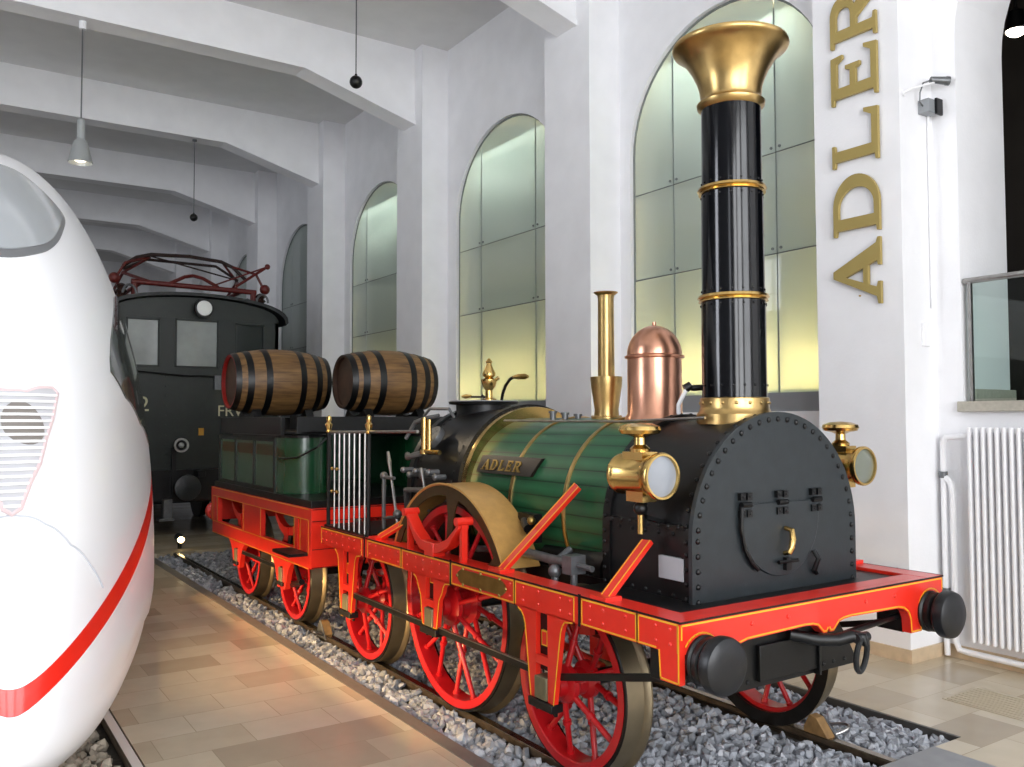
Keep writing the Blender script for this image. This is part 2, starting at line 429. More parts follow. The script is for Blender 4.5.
# windows: frosted glass sheets with a lit niche behind the lower edge
def window(idx, c, lit):
    w = MB()
    xg = XW+.06
    w.box(XW+.03, XW+WT-.1, c-HW, c+HW, ZSILL-.02, ZSILL+.02)
    w.box(xg, xg+.03, c-HW, c+HW, ZSILL, 2.12)
    o = struct('window_%d' % idx, w, GREYPANEL)
    zr = [2.12, 3.47, 4.46]
    yc = [c-HW, c-.7, c+.7, c+HW]
    g = .006
    def sheet(y0, y1, z0, z1):
        pts = []
        N = 14
        def ztop(y): 
            t = max(0, 1-((y-c)/HW)**2); return ZSP + 1.28*math.sqrt(t)
        if z1 is None:
            top = [(y0+(y1-y0)*i/N, ztop(y0+(y1-y0)*i/N)+.01) for i in range(N+1)]
            poly = [(y0, z0), (y1, z0)] + top[::-1]
        else: poly = [(y0, z0), (y1, z0), (y1, z1), (y0, z1)]
        m = MB().prism(poly, 'X', xg, xg+.012)
        s = build('glass_sheet', m, FROST, o, 0)
    for i in range(3):
        y0 = yc[i] + (g if i else .0); y1 = yc[i+1] - (g if i < 2 else .0)
        sheet(y0, y1, zr[0], zr[1]-g); sheet(y0, y1, zr[1]+g, zr[2]-g); sheet(y0, y1, zr[2]+g, None)
    f = MB()
    pts = [(c+HW, ZSILL)] + arch_top(c, HW-.012, ZSP, 28, 1.268) + [(c-HW, ZSILL)]
    f.tube([(xg-.004, y, z) for y, z in pts], .014, 6)
    for i in (1, 2):
        for z in (3.47, 4.46):
            for dy in (-.05, .05):
                f.cyl((xg-.012, yc[i]+dy, z+.05), (xg+.02, yc[i]+dy, z+.05), .014, n=10)
    f.box(xg+.012, xg+.02, yc[1]-.012, yc[1]+.012, 2.12, 5.9).box(xg+.012, xg+.02, yc[2]-.012, yc[2]+.012, 2.12, 5.9)
    for z in (3.47, 4.46): f.box(xg+.012, xg+.02, c-HW, c+HW, z-.01, z+.01)
    build('window_frame', f, M('window_joint', '#7d8380', .5), o)
    build('niche_bounce_baffle', MB().box(xg+.30, xg+.32, c-HW+.01, c+HW-.01, ZSILL+.03, 6.15), M('baffle_green', '#4a5657', .8), o, 0)  # added unseen board, dark green to cut and tint lamp bounce behind the glass
    if lit:
        l = bpy.data.lights.new('niche_cool_fill', 'AREA'); l.shape = 'RECTANGLE'; l.size = .12; l.size_y = 1.6  # added cool fill lamp that brightens the upper glass
        l.energy = 120; l.color = (.93, 1., .99)
        lo = bpy.data.objects.new('niche_cool_fill', l); COL.objects.link(lo); lo.location = (xg+.16, c, 5.85)
        l = bpy.data.lights.new('niche_light', 'AREA'); l.shape = 'RECTANGLE'; l.size = .05; l.size_y = 2.5
        l.energy = lit; l.color = (1., .72, .32)
        lo = bpy.data.objects.new('niche_light', l); COL.objects.link(lo)
        lo.location = (xg+.05, c, 2.08); lo.rotation_euler = (R(180), 0, 0)
window(1, BC[1], 850); window(2, BC[2], 850); window(3, BC[3], 320); window(4, BC[4], 0); window(5, BC[5], 0)

# opening in the nearest bay: stone sill, glass railing, dark room behind
c0 = BC[0]
o = struct('window_6', MB().box(XW-.06, XW+WT, c0-HW-.02, c0+HW+.02, ZSILL-.02, 2.0).box(XW+.09, XW+WT, c0+HW-.05, c0+HW+.0, 2.0, 2.1), SILLM, bevel=.006)
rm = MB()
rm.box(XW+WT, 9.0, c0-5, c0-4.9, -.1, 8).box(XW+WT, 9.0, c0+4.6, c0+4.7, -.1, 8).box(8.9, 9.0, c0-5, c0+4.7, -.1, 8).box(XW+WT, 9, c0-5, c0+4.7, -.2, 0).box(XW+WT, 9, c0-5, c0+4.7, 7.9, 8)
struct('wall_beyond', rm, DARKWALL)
t = thing('glass_railing', 'clear glass railing with steel handrail in the opening above the radiator', 'railing', (XW+.03, c0, 2.0))
build('glass_panel', MB().box(XW+.024, XW+.036, c0-HW+.03, c0+HW-.07, 2.02, 2.92), RAILGLASS, t, 0)
build('handrail', MB().cyl((XW+.03, c0-HW+.01, 2.945), (XW+.03, c0+HW-.01, 2.945), .024, n=14), STEEL, t)
build('end_post', MB().box(XW+.015, XW+.045, c0+HW-.07, c0+HW-.045, 2.0, 2.93), STEEL, t)
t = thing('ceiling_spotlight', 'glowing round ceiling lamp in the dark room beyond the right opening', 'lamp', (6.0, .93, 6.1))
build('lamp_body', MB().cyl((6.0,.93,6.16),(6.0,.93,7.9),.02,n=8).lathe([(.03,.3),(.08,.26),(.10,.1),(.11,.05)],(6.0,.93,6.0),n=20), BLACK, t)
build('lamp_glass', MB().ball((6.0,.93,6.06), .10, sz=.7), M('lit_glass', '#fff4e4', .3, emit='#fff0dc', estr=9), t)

# front and left walls of the hall (behind the camera) with tall windows to the daylight
def wall_with_openings(axis, t0, t1, lo, hi, ops, z0, z1):
    mb = MB(); cur = lo
    for a, b in ops:
        if axis == 'Y': mb.box(cur, a, t0, t1, 0, ZC); mb.box(a, b, t0, t1, 0, z0); mb.box(a, b, t0, t1, z1, ZC)
        else: mb.box(t0, t1, cur, a, 0, ZC); mb.box(t0, t1, a, b, 0, z0); mb.box(t0, t1, a, b, z1, ZC)
        cur = b
    if axis == 'Y': mb.box(cur, hi, t0, t1, 0, ZC)
    else: mb.box(t0, t1, cur, hi, 0, ZC)
    return mb
FO = [(-8.0, -5.6), (-4.9, -2.5), (-1.6, 1.6)]
LO = [(-7.2, -5.8), (1.4, 3.3), (12.0, 13.2), (20.0, 21.2)]
GREYW = M('grey_plaster', '#77777c', .85, noise=.1, nscale=2)
struct('wall_front', wall_with_openings('Y', YF-.4, YF, XL, XW+.7, FO, 1.0, 6.6), PLASTER)
struct('wall_left', wall_with_openings('X', XL-.4, XL, YF, YB, LO, 1.3, 6.4), GREYW)
def mullions(name, axis, t, ops, z0, z1):
    for k, (a, b) in enumerate(ops):
        mb = MB()
        for i in range(4):
            u = a + (b-a)*i/3
            mb.box(*( (u-.03, u+.03, t-.03, t+.03) if axis == 'Y' else (t-.03, t+.03, u-.03, u+.03) ), z0, z1)
        for i in range(6):
            z = z0 + (z1-z0)*i/5
            mb.box(*( (a, b, t-.02, t+.02) if axis == 'Y' else (t-.02, t+.02, a, b) ), z-.03, z+.03)
        struct('window_%d' % (name+k), mb, WHITE)
mullions(7, 'Y', YF-.2, FO, 1.0, 6.6); mullions(10, 'X', XL-.2, LO, 1.3, 6.4)

# ------------------------------------------------------------------ track, ballast, chocks
def ballast(name, x0, x1, y0, y1, ztop, n, mat, label, skip, smin=.022, smax=.04, dens=None):
    rng = np.random.default_rng(7)
    t = (1+5**.5)/2
    base = np.array([(-1,t,0),(1,t,0),(-1,-t,0),(1,-t,0),(0,-1,t),(0,1,t),(0,-1,-t),(0,1,-t),(t,0,-1),(t,0,1),(-t,0,-1),(-t,0,1)], float)
    base /= np.linalg.norm(base[0])
    fc = np.array([(0,11,5),(0,5,1),(0,1,7),(0,7,10),(0,10,11),(1,5,9),(5,11,4),(11,10,2),(10,7,6),(7,1,8),(3,9,4),(3,4,2),(3,2,6),(3,6,8),(3,8,9),(4,9,5),(2,4,11),(6,2,10),(8,6,7),(9,8,1)])
    V = []; F = []
    for k in range(n):
        for _ in range(8):
            x = rng.uniform(x0, x1); y = y0 + (y1-y0)*(rng.random()**dens if dens else rng.random())
            if not any(a < x < b for a, b in skip): break
        s = rng.uniform(smin, smax)
        A = rng.normal(size=(3,3)); q, _r = np.linalg.qr(A)
        p = (base*(1+rng.uniform(-.28, .28, size=(12,1)))*np.array([1.25, 1., .72])*s)@q.T
        p += np.array([x, y, ztop + rng.uniform(-.03, .012)])
        F.append(fc + 12*len(V)); V.append(p)
    V = np.concatenate(V); F = np.concatenate(F)
    me = bpy.data.meshes.new(name)
    me.from_pydata(V.tolist(), [], F.tolist()); me.materials.append(mat); me.update()
    o = bpy.data.objects.new(name, me); COL.objects.link(o)
    return stuff(o, label, 'gravel')
struct('trim_4', MB().box(-1.1, 1.372, -.868, 9.25, -.3, -.075).box(-4.25, -2.665, -1.6, 14, -.3, -.09), M('ballast_bed', '#4a4742', .9, noise=.3, nscale=40))
SK = [(-.80, -.66), (.66, .80)]
ballast('gravel', -1.09, 1.36, -.86, 9.2, -.05, 15500, GRAVEL, 'grey crushed stone ballast between and beside the rails of the steam engine', SK, dens=1.35)
ballast('gravel', -4.2, -2.78, -1.55, 3.5, -.06, 3200, GRAVELW, 'crushed stone ballast coloured as warmly lit under the nose of the white train', [(-2.78, -2.6)])

def rail(x, y0, y1, label, group, head=RAILT):
    prof = [(-.062,-.14),(.062,-.14),(.062,-.128),(.014,-.112),(.010,-.05),(.034,-.036),(.034,-.006),(.028,0),(-.028,0),(-.034,-.006),(-.034,-.036),(-.010,-.05),(-.014,-.112),(-.062,-.128)]
    t = thing('rail', label, 'rail', (x, y0, 0), group)
    t2 = build('rail_body', MB().prism([(x+a, b-.001) for a, b in prof], 'Y', y0, y1), RAILM, t, 30)
    build('rail_head', MB().prism([(x-.026,-.002),(x+.026,-.002),(x+.024,.0008),(x-.024,.0008)], 'Y', y0, y1), head, t, 0)
GX = .7525
rail(-GX, -.86, 9.24, 'rusty steel rail under the near-side wheels of the steam engine', 'rails of the steam engine track')
rail(GX, -.86, 9.24, 'rusty steel rail under the far-side wheels of the steam engine', 'rails of the steam engine track')
rail(-2.70, -1.5, 12, 'rail with painted glare beside the floor under the white train nose', 'rails of the white train track', M('rail_head_glare', '#e6dfd9', .35, .15))  # near-white head colour stands in for glare along the rail
rail(-4.15, -1.5, 12, 'rail under the far left side of the white train', 'rails of the white train track')

def chock(x, y, s, label, sx):
    t = thing('wheel_chock', label, 'chock', (x, y, 0), 'wheel chocks on the rails')
    build('wedge', MB().prism([(y-.10*s,.001),(y+.07*s,.001),(y+.07*s,.035),(y+.03*s,.11),(y-.02*s,.10)], 'X', x-.035, x+.035), WOODD, t, 0, .004)
    # folded steel shoe and its carrying loop
    build('side_plate', MB().prism([(y-.14*s,-.03),(y+.08*s,-.03),(y+.05*s,.06),(y,.12)], 'X', x+sx*.036, x+sx*.048), GREYIRON, t, 0, .003)
    lp = [(x+sx*(.05+.10*math.sin(PI*i/12)), y-.07*s+.15*s*(1-math.cos(PI*i/12))/2-.10*s*math.sin(PI*i/12), .0+.05*math.sin(PI*i/12)) for i in range(13)]
    build('loop_handle', MB().tube(lp, .009, 8), STEEL, t)
chock(GX, -.36, 1., 'wooden wedge with steel loop against the far front wheel', 1)
chock(-GX, 3.62, 1., 'wheel wedge with bent loop below the front wheel of the tender', -1)

# ------------------------------------------------------------------ steam locomotive
L = thing('steam_locomotive', 'green and black historic steam engine with red frame and tall black chimney', 'locomotive', (0, 1.0, 0))
XF = 1.0
ZT, ZB = 1.003, .862

def wheel(root, side, y, r, nsp, hubr, rimw):
    """one spoked wheel: the steel tyre is the part, rim, hub and spokes are its sub-parts"""
    s = side
    t = MB()
    prof = [(r+.026, .683), (r+.028, .695), (r+.016, .712), (r+.002, .72), (r-.006, .822), (r-.012, .828), (r-.05, .828), (r-.05, .683)]
    t.mat(0).lathe([(a, h*s) for a, h in prof[:5]], (0, y, r), (1,0,0), 56)
    t.mat(1).lathe([(a, h*s) for a, h in prof[4:]] + [(prof[0][0], prof[0][1]*s)], (0, y, r), (1,0,0), 56)
    w = build('wheel', t, [TREAD, TYREF], root, 30, origin=(s*.76, y, r))
    m = MB()
    a, b = r-.026, r-.026-rimw
    m.lathe([(a, s*.8285), (a, s*.832), (b+.006, s*.832), (b, s*.826), (b, s*.715), (b+.006, s*.71), (a, s*.71)], (0, y, r), (1,0,0), 56)
    build('rim', m, REDW, w, 30)
    m = MB()
    m.lathe([(.045,s*.925),(.06,s*.92),(.065,s*.88),(hubr*.8,s*.875),(hubr,s*.86),(hubr,s*.83),(hubr*.72,s*.80),(hubr*.72,s*.745),(hubr,s*.72),(hubr,s*.69),(.07,s*.68),(.06,s*.66)], (0, y, r), (1,0,0), 32)
    build('hub', m, REDW, w)
    for k in range(nsp):
        th = 2*PI*(k+.25)/nsp
        dy, dz = math.cos(th), math.sin(th)
        xo = .845 if k % 2 else .705
        p0 = (s*xo, y+dy*hubr*.8, r+dz*hubr*.8); p1 = (s*.772, y+dy*(b+.01), r+dz*(b+.01))
        P0 = Vector(p0); P1 = Vector(p1); d = (P1-P0)
        m = MB(); m.cyl(P0, P1, .017, .0155, n=12)
        cc = P0 + d*.42; dn = d.normalized()
        m.cyl(cc-dn*.012, cc+dn*.012, .024, n=12)
        m.cyl(P1-dn*.03, P1, .022, n=12)
        build('spoke', m, REDW, w)
    return w
Y1, Y2, Y3, Y4 = 1.227, 2.574, 4.2, 5.62
R0, RD, RT = .474, .669, .44
for s in (-1, 1):
    wheel(L, s, 0, R0, 12, .10, .05)
    wheel(L, s, Y1, RD, 16, .13, .05)
    wheel(L, s, Y2, R0, 12, .10, .05)
for y, r in ((0, R0), (Y1, RD), (Y2, R0)):
    build('axle', MB().cyl((-.99, y, r), (.99, y, r), .042, n=16), BLACK, L)

def guard(mb, x0, x1, c, zb, zbar):
    top = ZB+.005
    left = [(c+.245,top),(c+.215,.852),(c+.185,.838),(c+.165,.815),(c+.15,.78),(c+.118,zb+.18),(c+.092,zb),(c+.054,zb),(c+.05,top)]
    mb.prism(left, 'X', x0, x1)
    right = [(c-.05,top),(c-.054,zb),(c-.096,zb),(c-.125,zb+.18),(c-.165,.79),(c-.178,.825),(c-.20,.85),(c-.26,.858),(c-.29,top)]
    mb.prism(right, 'X', x0, x1)
    mb.box(x0, x1, c-.056, c+.056, zbar-.022, zbar+.022)
    return left, right
for s in (-1, 1):
    xo, xi = s*XF, s*(XF-.03)
    f = MB()
    f.mat(0)
    xi2 = s*(XF-.14)
    f.prism([(-1.007, ZT), (3.09, ZT), (3.09, ZB), (-1.007, ZB)], 'X', xo, xi2)
    # knee dropping down at the front end
    f.prism([(-1.007, ZB), (-.875, ZB), (-.885, .735), (-1.007, .735)], 'X', xo, xi)
    lines = []
    for c, zb, zbar, dt in ((0, .375, .618, 0), (Y1, .555, .70, .0), (Y2, .365, .585, 0)):
        lines.append(guard(f, xo, xi, c, zb, zbar))
        f.mat(2).box(s*(XF-.031), s*(XF-.038), c-.054, c+.054, zbar-.06, ZB); f.mat(0)
    # painted lines
    f.mat(1)
    e = .0022*s
    for a, b in lines:
        for pl in (a, b):
            f.line([(p[0]*1, p[1]) for p in pl[1:-1]] if pl is a else pl[1:-1], 'X', xo, e, .007)
    segs = [(-1.0, -.745), (-.735, -.335), (.257, .945), (.96, 1.62), (-.28, .247), (1.64, 2.18), (2.28, 3.08)]
    for a, b in segs:
        f.line([(a+.004, ZT-.014), (b-.004, ZT-.014)], 'X', xo, e, .008)
        f.line([(a+.004, ZT-.014), (a+.004, ZB+.01)], 'X', xo, e, .006); f.line([(b-.004, ZT-.014), (b-.004, ZB+.01)], 'X', xo, e, .006)
    for a, b in ((-.86, -.745), (-.735, -.335), (.257, .945), (1.60, 2.10)):
        f.line([(a, ZB+.008), (b, ZB+.008)], 'X', xo, e, .007)
    f.line([(-.882, ZB), (-.89, .745), (-1.0, .742), (-1.0, ZT-.02)], 'X', xo, e, .007)
    # black joints and top edge
    f.mat(2)
    f.line([(-1.01, ZT-.003), (3.09, ZT-.003)], 'X', xo, e*.9, .009)
    for y in (-.322, .952, 2.23): f.line([(y, ZT), (y, ZB)], 'X', xo, e*2.2, .016)
    for y in (-.74, .252, 1.63): f.line([(y, ZT), (y, ZB)], 'X', xo, e, .006)
    # bolt heads
    f.mat(0)
    for y in [-.95,-.86,-.66,-.5,-.4,-.24,-.16,.03,.17,.30,1.0,1.1,1.2,1.32,1.42,1.54,1.68,1.8,1.92,2.04,2.14,2.3,2.42,2.52,2.64,2.76,2.86,2.97,3.05]:
        for z in (.965, .90): f.rivet((xo, y, z), (s,0,0), .009)
    fr = build('frame_plate', f, [RED, YEL, BLACK], L, 30)
    # brass maker's plate
    cy, cz = .60, .93
    m = MB().prism([(cy-.26,cz-.02),(cy-.26,cz+.02),(cy-.22,cz+.042),(cy+.22,cz+.042),(cy+.26,cz+.02),(cy+.26,cz-.02),(cy+.22,cz-.042),(cy-.22,cz-.042)], 'X', xo, xo+.006*s)
    for yy in (-.2, 0, .2):
        for zz in (-.045, .045): m.rivet((xo+.004*s, cy+yy, cz+zz), (s,0,0), .011)
    for yy in (-.265, .265): m.rivet((xo+.004*s, cy+yy, cz), (s,0,0), .011)
    pl = build('makers_plate', m, BRASSD, fr)
    for c, zc in ((0, R0), (Y1, RD-.06), (Y2, R0)):
        m = MB(); m.mat(0).box(s*.93, s*1.012, c-.052, c+.052, zc-.055, zc+.06)
        m.mat(1).box(s*.94, s*1.016, c-.105, c+.105, zc-.105, zc-.06)
        m.mat(1).cyl((s*.97, c-.08, zc-.13), (s*.97, c-.08, zc-.06), .012, n=8).cyl((s*.97, c+.08, zc-.13), (s*.97, c+.08, zc-.06), .012, n=8)
        build('axle_box', m, [AXLEB, BLACK], L, 30, .005)
        m = MB().mat(1).box(s*.955, s*.982, c-.026, c+.026, zc+.215, zc+.295).mat(0).box(s*.958, s*.984, c-.018, c+.018, zc+.223, zc+.287)
        build('spring_hanger', m, [RED, YEL], L, 0)
    # tie bar between the guards, with a steel strip along its upper edge
    m = MB(); m.mat(0).box(s*.975, s*.99, .1, 2.45, .525, .56); m.mat(1).box(s*.974, s*.991, .1, 2.45, .56, .566)
    m.mat(0).bar((s*.965,-.12,.555),(s*.965,-.94,.75),.035,.015,(0,0,1))
    build('tie_bar', m, [BLACK, STEEL], L, 0)

# front buffer beam, shaped below
b = MB(); yb = -1.01
half = [(1.0,.735),(.97,.735)]
def beam_poly():
    right = [(0.0,.845),(.012,.828),(.04,.828),(.06,.845),(.085,.868),(.12,.876),(.18,.880),(.58,.872),(.63,.862),(.665,.84),(.685,.80),(.692,.727),(.79,.727)]
    right += [(.875+.105*math.cos(R(a)), .835+.10*math.sin(R(a))) for a in range(215, 30, -12)]
    right += [(1.0, .93), (1.0, ZT)]
    left = [(-x, z) for x, z in right]
    return right + left[::-1]
BP = beam_poly()
# drop duplicate centre point
BP = [p for i, p in enumerate(BP) if i == 0 or (abs(p[0]-BP[i-1][0]) + abs(p[1]-BP[i-1][1])) > 1e-6]
BP = [(min(.996, max(-.996, x)), z if z < ZT else ZT-.0015) for x, z in BP]
b.mat(0).prism(BP, 'Y', yb, yb+.05)
b.mat(0).box(-.858, .858, yb+.05, yb+.14, .875, ZT-.001)
b.mat(1)
def inset(pts, d):
    out = []
    for i, (x, z) in enumerate(pts):
        x0, z0 = pts[max(i-1, 0)]; x1, z1 = pts[min(i+1, len(pts)-1)]
        tx, tz = x1-x0, z1-z0; l = math.hypot(tx, tz) or 1
        out.append((x - tz/l*d, z + tx/l*d))
    return out
nr = len(BP)//2
rt = inset([p for p in BP[:nr] if p[1] < .95 and p[0] < .99], .009)
b.line(rt, 'Y', yb, -.0022, .007); b.line([(-x, z) for x, z in rt], 'Y', yb, -.0022, .007)
b.line([(-.99, ZT-.016), (.99, ZT-.016)], 'Y', yb, -.0022, .008)
for s in (-1, 1): b.line([(s*.992, ZT-.016), (s*.992, .93)], 'Y', yb, -.0022, .007)
b.mat(2); b.line([(-1.0, ZT-.004), (1.0, ZT-.004)], 'Y', yb, -.002, .009)
b.mat(0)
for x in (-.55, -.3, .3, .55): b.rivet((x, yb, .94), (0,-1,0), .012)
build('buffer_beam', b, [RED, YEL, BLACK], L, 30)
# solid wooden block buffers
for s in (-1, 1):
    c = (s*.862, -1.0, .825)
    m = MB().lathe([(.0,.0),(.108,.0),(.11,.02),(.100,.03),(.106,.04),(.104,.06),(.09,.07),(.085,.10),(.0,.10)], c, (0,-1,0), 32)
    bu = build('buffer', m, BLACK, L)
    m = MB().lathe([(.0,.075),(.085,.075),(.112,.085),(.124,.10),(.125,.13),(.119,.148),(.10,.16),(.05,.165),(0,.166)], c, (0,-1,0), 40)
    build('buffer_head', m, BUFM, bu)
    m = MB().box(s*.70, s*1.0-s*.02, -.96, -.80, .72, .875)
    build('buffer_block', m, BLACK, L, 0, .006)
# black drag plate, hook and shackle under the beam
m = MB()
pl = [(-.62,.60)] + [(-.62,.70)] + arc(-.48,.745,.12,200,90,6) + [(.05,.86),(.22,.84)] + [(.30,.74),(.36,.64),(.36,.60)]
m.prism(pl, 'Y', -.90, -.87)
m.box(-.40, .02, -.925, -.90, .63, .80).box(.02, .035, -.94, -.90, .60, .82)
for x in (-.55, -.46, .1, .18, .27): m.rivet((x, -.90, .635), (0,-1,0), .012)
build('drag_plate', m, BLACK, L, 20, .003)
build('draw_hook', MB().tube([(-.20,-.93,.83),(-.08,-1.0,.80),(0,-1.06,.80),(.05,-1.10,.82),(.085,-1.14,.815),(.09,-1.15,.78)], [.028,.03,.032,.032,.026,.016], 12), BLACK, L)
sh = [(.085+.04*math.cos(a)*(1.0), -1.13-.012*math.sin(a), .735+.085*math.sin(a)) for a in [2*PI*i/24 for i in range(24)]]
build('shackle', MB().tube(sh, .014, 8, loop=True).cyl((.04,-1.13,.815),(.13,-1.13,.815),.024,n=12), M('dark_iron', '#2e3032', .4, .5), L)
build('brake_rod', MB().cyl((.14,-1.0,.80),(.70,-.92,.80),.016,n=10), BLACK, L)
# deck inside the frame
d = MB().box(-.857, .857, -.868, -.05, .90, .985)
build('front_deck', d, BLACK, L, 0)
build('running_deck', MB().box(-.60, .60, -.05, 3.05, .84, .88).box(-.86,.86,2.1,3.08,.955,.985), BLACK, L, 0)

# smokebox: D shaped black casing
def dshape(r, zc, zb, n=36):
    return [(-r, zb)] + [(-r*math.cos(PI*i/n), zc + r*math.sin(PI*i/n)) for i in range(n+1)] + [(r, zb)]
sb = MB()
sb.mat(0).prism(dshape(.60, 1.27, .925), 'Y', -.70, -.03)
sb.mat(1).prism(dshape(.635, 1.27, .925), 'Y', -.725, -.70)
sb.mat(0).prism(dshape(.622, 1.27, .925), 'Y', -.70, -.64)
sb.prism(dshape(.612, 1.285, .925), 'Y', -.09, -.03)
sb.mat(0)
for i in range(35):   # rivets around the front plate
    t = i/34; tot = 2*.30 + PI*.595; u = t*tot
    if u < .30: p = (-.597, .99+u)
    elif u > .30+PI*.597: p = (.597, .99+(tot-u))
    else:
        a = (u-.30)/.597; p = (-.597*math.cos(a), 1.27+.597*math.sin(a))
    sb.rivet((p[0], -.725, p[1]), (0,-1,0), .0155)
sb.mat(0)
for yy in (-.672, -.06):
    for i in range(26):
        a = PI*i/25; rr = .624
        sb.rivet((-rr*math.cos(a), yy, 1.27+rr*math.sin(a)), (-math.cos(a),0,math.sin(a)), .013)
    for s in (-1, 1):
        for z in (1.0, 1.07, 1.14, 1.21): sb.rivet((s*.622, yy, z), (s,0,0), .013)
for s in (-1, 1):
    for y in (-.56,-.46,-.36,-.26,-.16): sb.rivet((s*.60, y, 1.30), (s,0,0), .012); sb.rivet((s*.60, y, 1.0), (s,0,0), .012)
    sb.box(s*.595, s*.625, -.66, -.08, 1.325, 1.35)
    for y in np.arange(-.62, -.1, .07): sb.rivet((s*.625, y, 1.338), (s,0,0), .011)
SBX = build('smokebox', sb, [BLACK, SMOKE], L, 30)
# smokebox door
dr = MB(); yd = -.725
dp = [(-.30,1.44),(.30,1.44)] + [(.30*math.cos(a), 1.36+.30*1.0*math.sin(a)) for a in [-.1-(PI-.2)*i/20 for i in range(21)]]
dr.prism(dp, 'Y', yd, yd-.012)
DR = build('smokebox_door', dr, SMOKE, L, 30, .004)
build('door_edge_bar', MB().tube([(-.305,yd-.016,1.43),(-.31,yd-.016,1.33),(-.285,yd-.016,1.22),(-.24,yd-.016,1.15),(-.19,yd-.016,1.11)], .011, 8), BLACK, DR)
for x in (-.275, 0.0, .275):
    m = MB().cyl((x-.035,yd-.02,1.44),(x+.035,yd-.02,1.44),.014,n=10)
    for dz in (-.045, .04):
        m.box(x-.04, x-.005, yd-.022, yd, 1.44+dz-.018, 1.44+dz+.018).box(x+.01, x+.045, yd-.022, yd, 1.44+dz-.018, 1.44+dz+.018)
        m.rivet((x-.022, yd-.022, 1.44+dz), (0,-1,0), .008); m.rivet((x+.028, yd-.022, 1.44+dz), (0,-1,0), .008)
    build('hinge', m, BLACK, DR)
build('door_handle', MB().tube([(.02,yd-.015,1.305),(.03,yd-.05,1.295),(.033,yd-.055,1.25),(.022,yd-.055,1.21),(.012,yd-.05,1.185),(.015,yd-.015,1.175)], [.012,.016,.017,.016,.014,.012], 10), BRASS, DR)
build('latch', MB().cyl((-.05,yd-.03,1.135),(.10,yd-.03,1.135),.010,n=8).box(.005,.045,yd-.035,yd,1.09,1.155).tube([(.25,yd-.015,1.17),(.255,yd-.04,1.13),(.245,yd-.02,1.07),(.27,yd-.015,1.05)],.014,8), BLACK, DR)
build('data_label', MB().box(-.628, -.602, -.655, -.485, 1.08, 1.19), M('grey_label', '#a9adb2', .4), L, 0, .002)

# boiler barrel with wooden cladding and brass bands
ZBo, RB = 1.315, .565
bo = MB()
bo.lathe([(RB-.02, 1.52), (RB, 1.52), (RB, -.035), (RB-.02,-.035)], (0,0,ZBo), (0,1,0), 72)
build('boiler_barrel', bo, LAG, L, 40, origin=(0,0,0))
def band(y, w, r=RB+.006, mat=BRASSB):
    build('boiler_band', MB().lathe([(r-.01,y-w/2),(r+.002,y-w/2),(r+.006,y),(r+.002,y+w/2),(r-.01,y+w/2)], (0,0,ZBo), (0,1,0), 64), mat, L)
band(.95, .03); band(.38, .03); band(-.02, .025, RB+.002, BLACK)
build('boiler_ring', MB().lathe([(.49,1.475),(.55,1.47),(.598,1.462),(.604,1.50),(.598,1.53),(.49,1.53)], (0,0,1.362), (0,1,0), 64), BRASS, L)
# name plate with raised lettering
np_ = MB()
def on_boiler(y, z, r):
    a = math.asin((z-ZBo)/r); return (-r*math.cos(a), y, z)
zs = [1.51, 1.545, 1.58, 1.615]
poly = [(1.32,1.51),(.66,1.51),(.60,1.62),(1.32,1.62)]
n2 = 4
vs = []
for k, rr in ((0, RB), (1, RB+.022)):
    for j in range(n2):
        z = 1.51+.115*j/(n2-1)
        for y in (1.39, .74-.05*j/(n2-1)):
            vs.append(on_boiler(y, z, rr))
fs = []
o2 = n2*2
for j in range(n2-1):
    a = 2*j; fs += [(a,a+1,a+3,a+2), (o2+a,o2+a+2,o2+a+3,o2+a+1), (a,a+2,o2+a+2,o2+a), (a+1,o2+a+1,o2+a+3,a+3)]
fs += [(0,o2,o2+1,1), (o2-2,o2-1,2*o2-1,2*o2-2)]
np_.add(vs, fs)
NP = build('nameplate', np_, M('nameplate_dark', '#1a1210', .35), L, 30)
def text_mb(body, size, ext, fn):
    cu = bpy.data.curves.new('lettering_curve', 'FONT'); cu.body = body; cu.size = size; cu.extrude = ext; cu.resolution_u = 4
    ob = bpy.data.objects.new('lettering_curve', cu); COL.objects.link(ob)
    dg = bpy.context.evaluated_depsgraph_get()
    me = bpy.data.meshes.new_from_object(ob.evaluated_get(dg))
    mb = MB(); mb.add([fn(*v.co) for v in me.vertices], [tuple(p.vertices) for p in me.polygons])
    bpy.data.objects.remove(ob); bpy.data.curves.remove(cu); bpy.data.meshes.remove(me)
    return mb

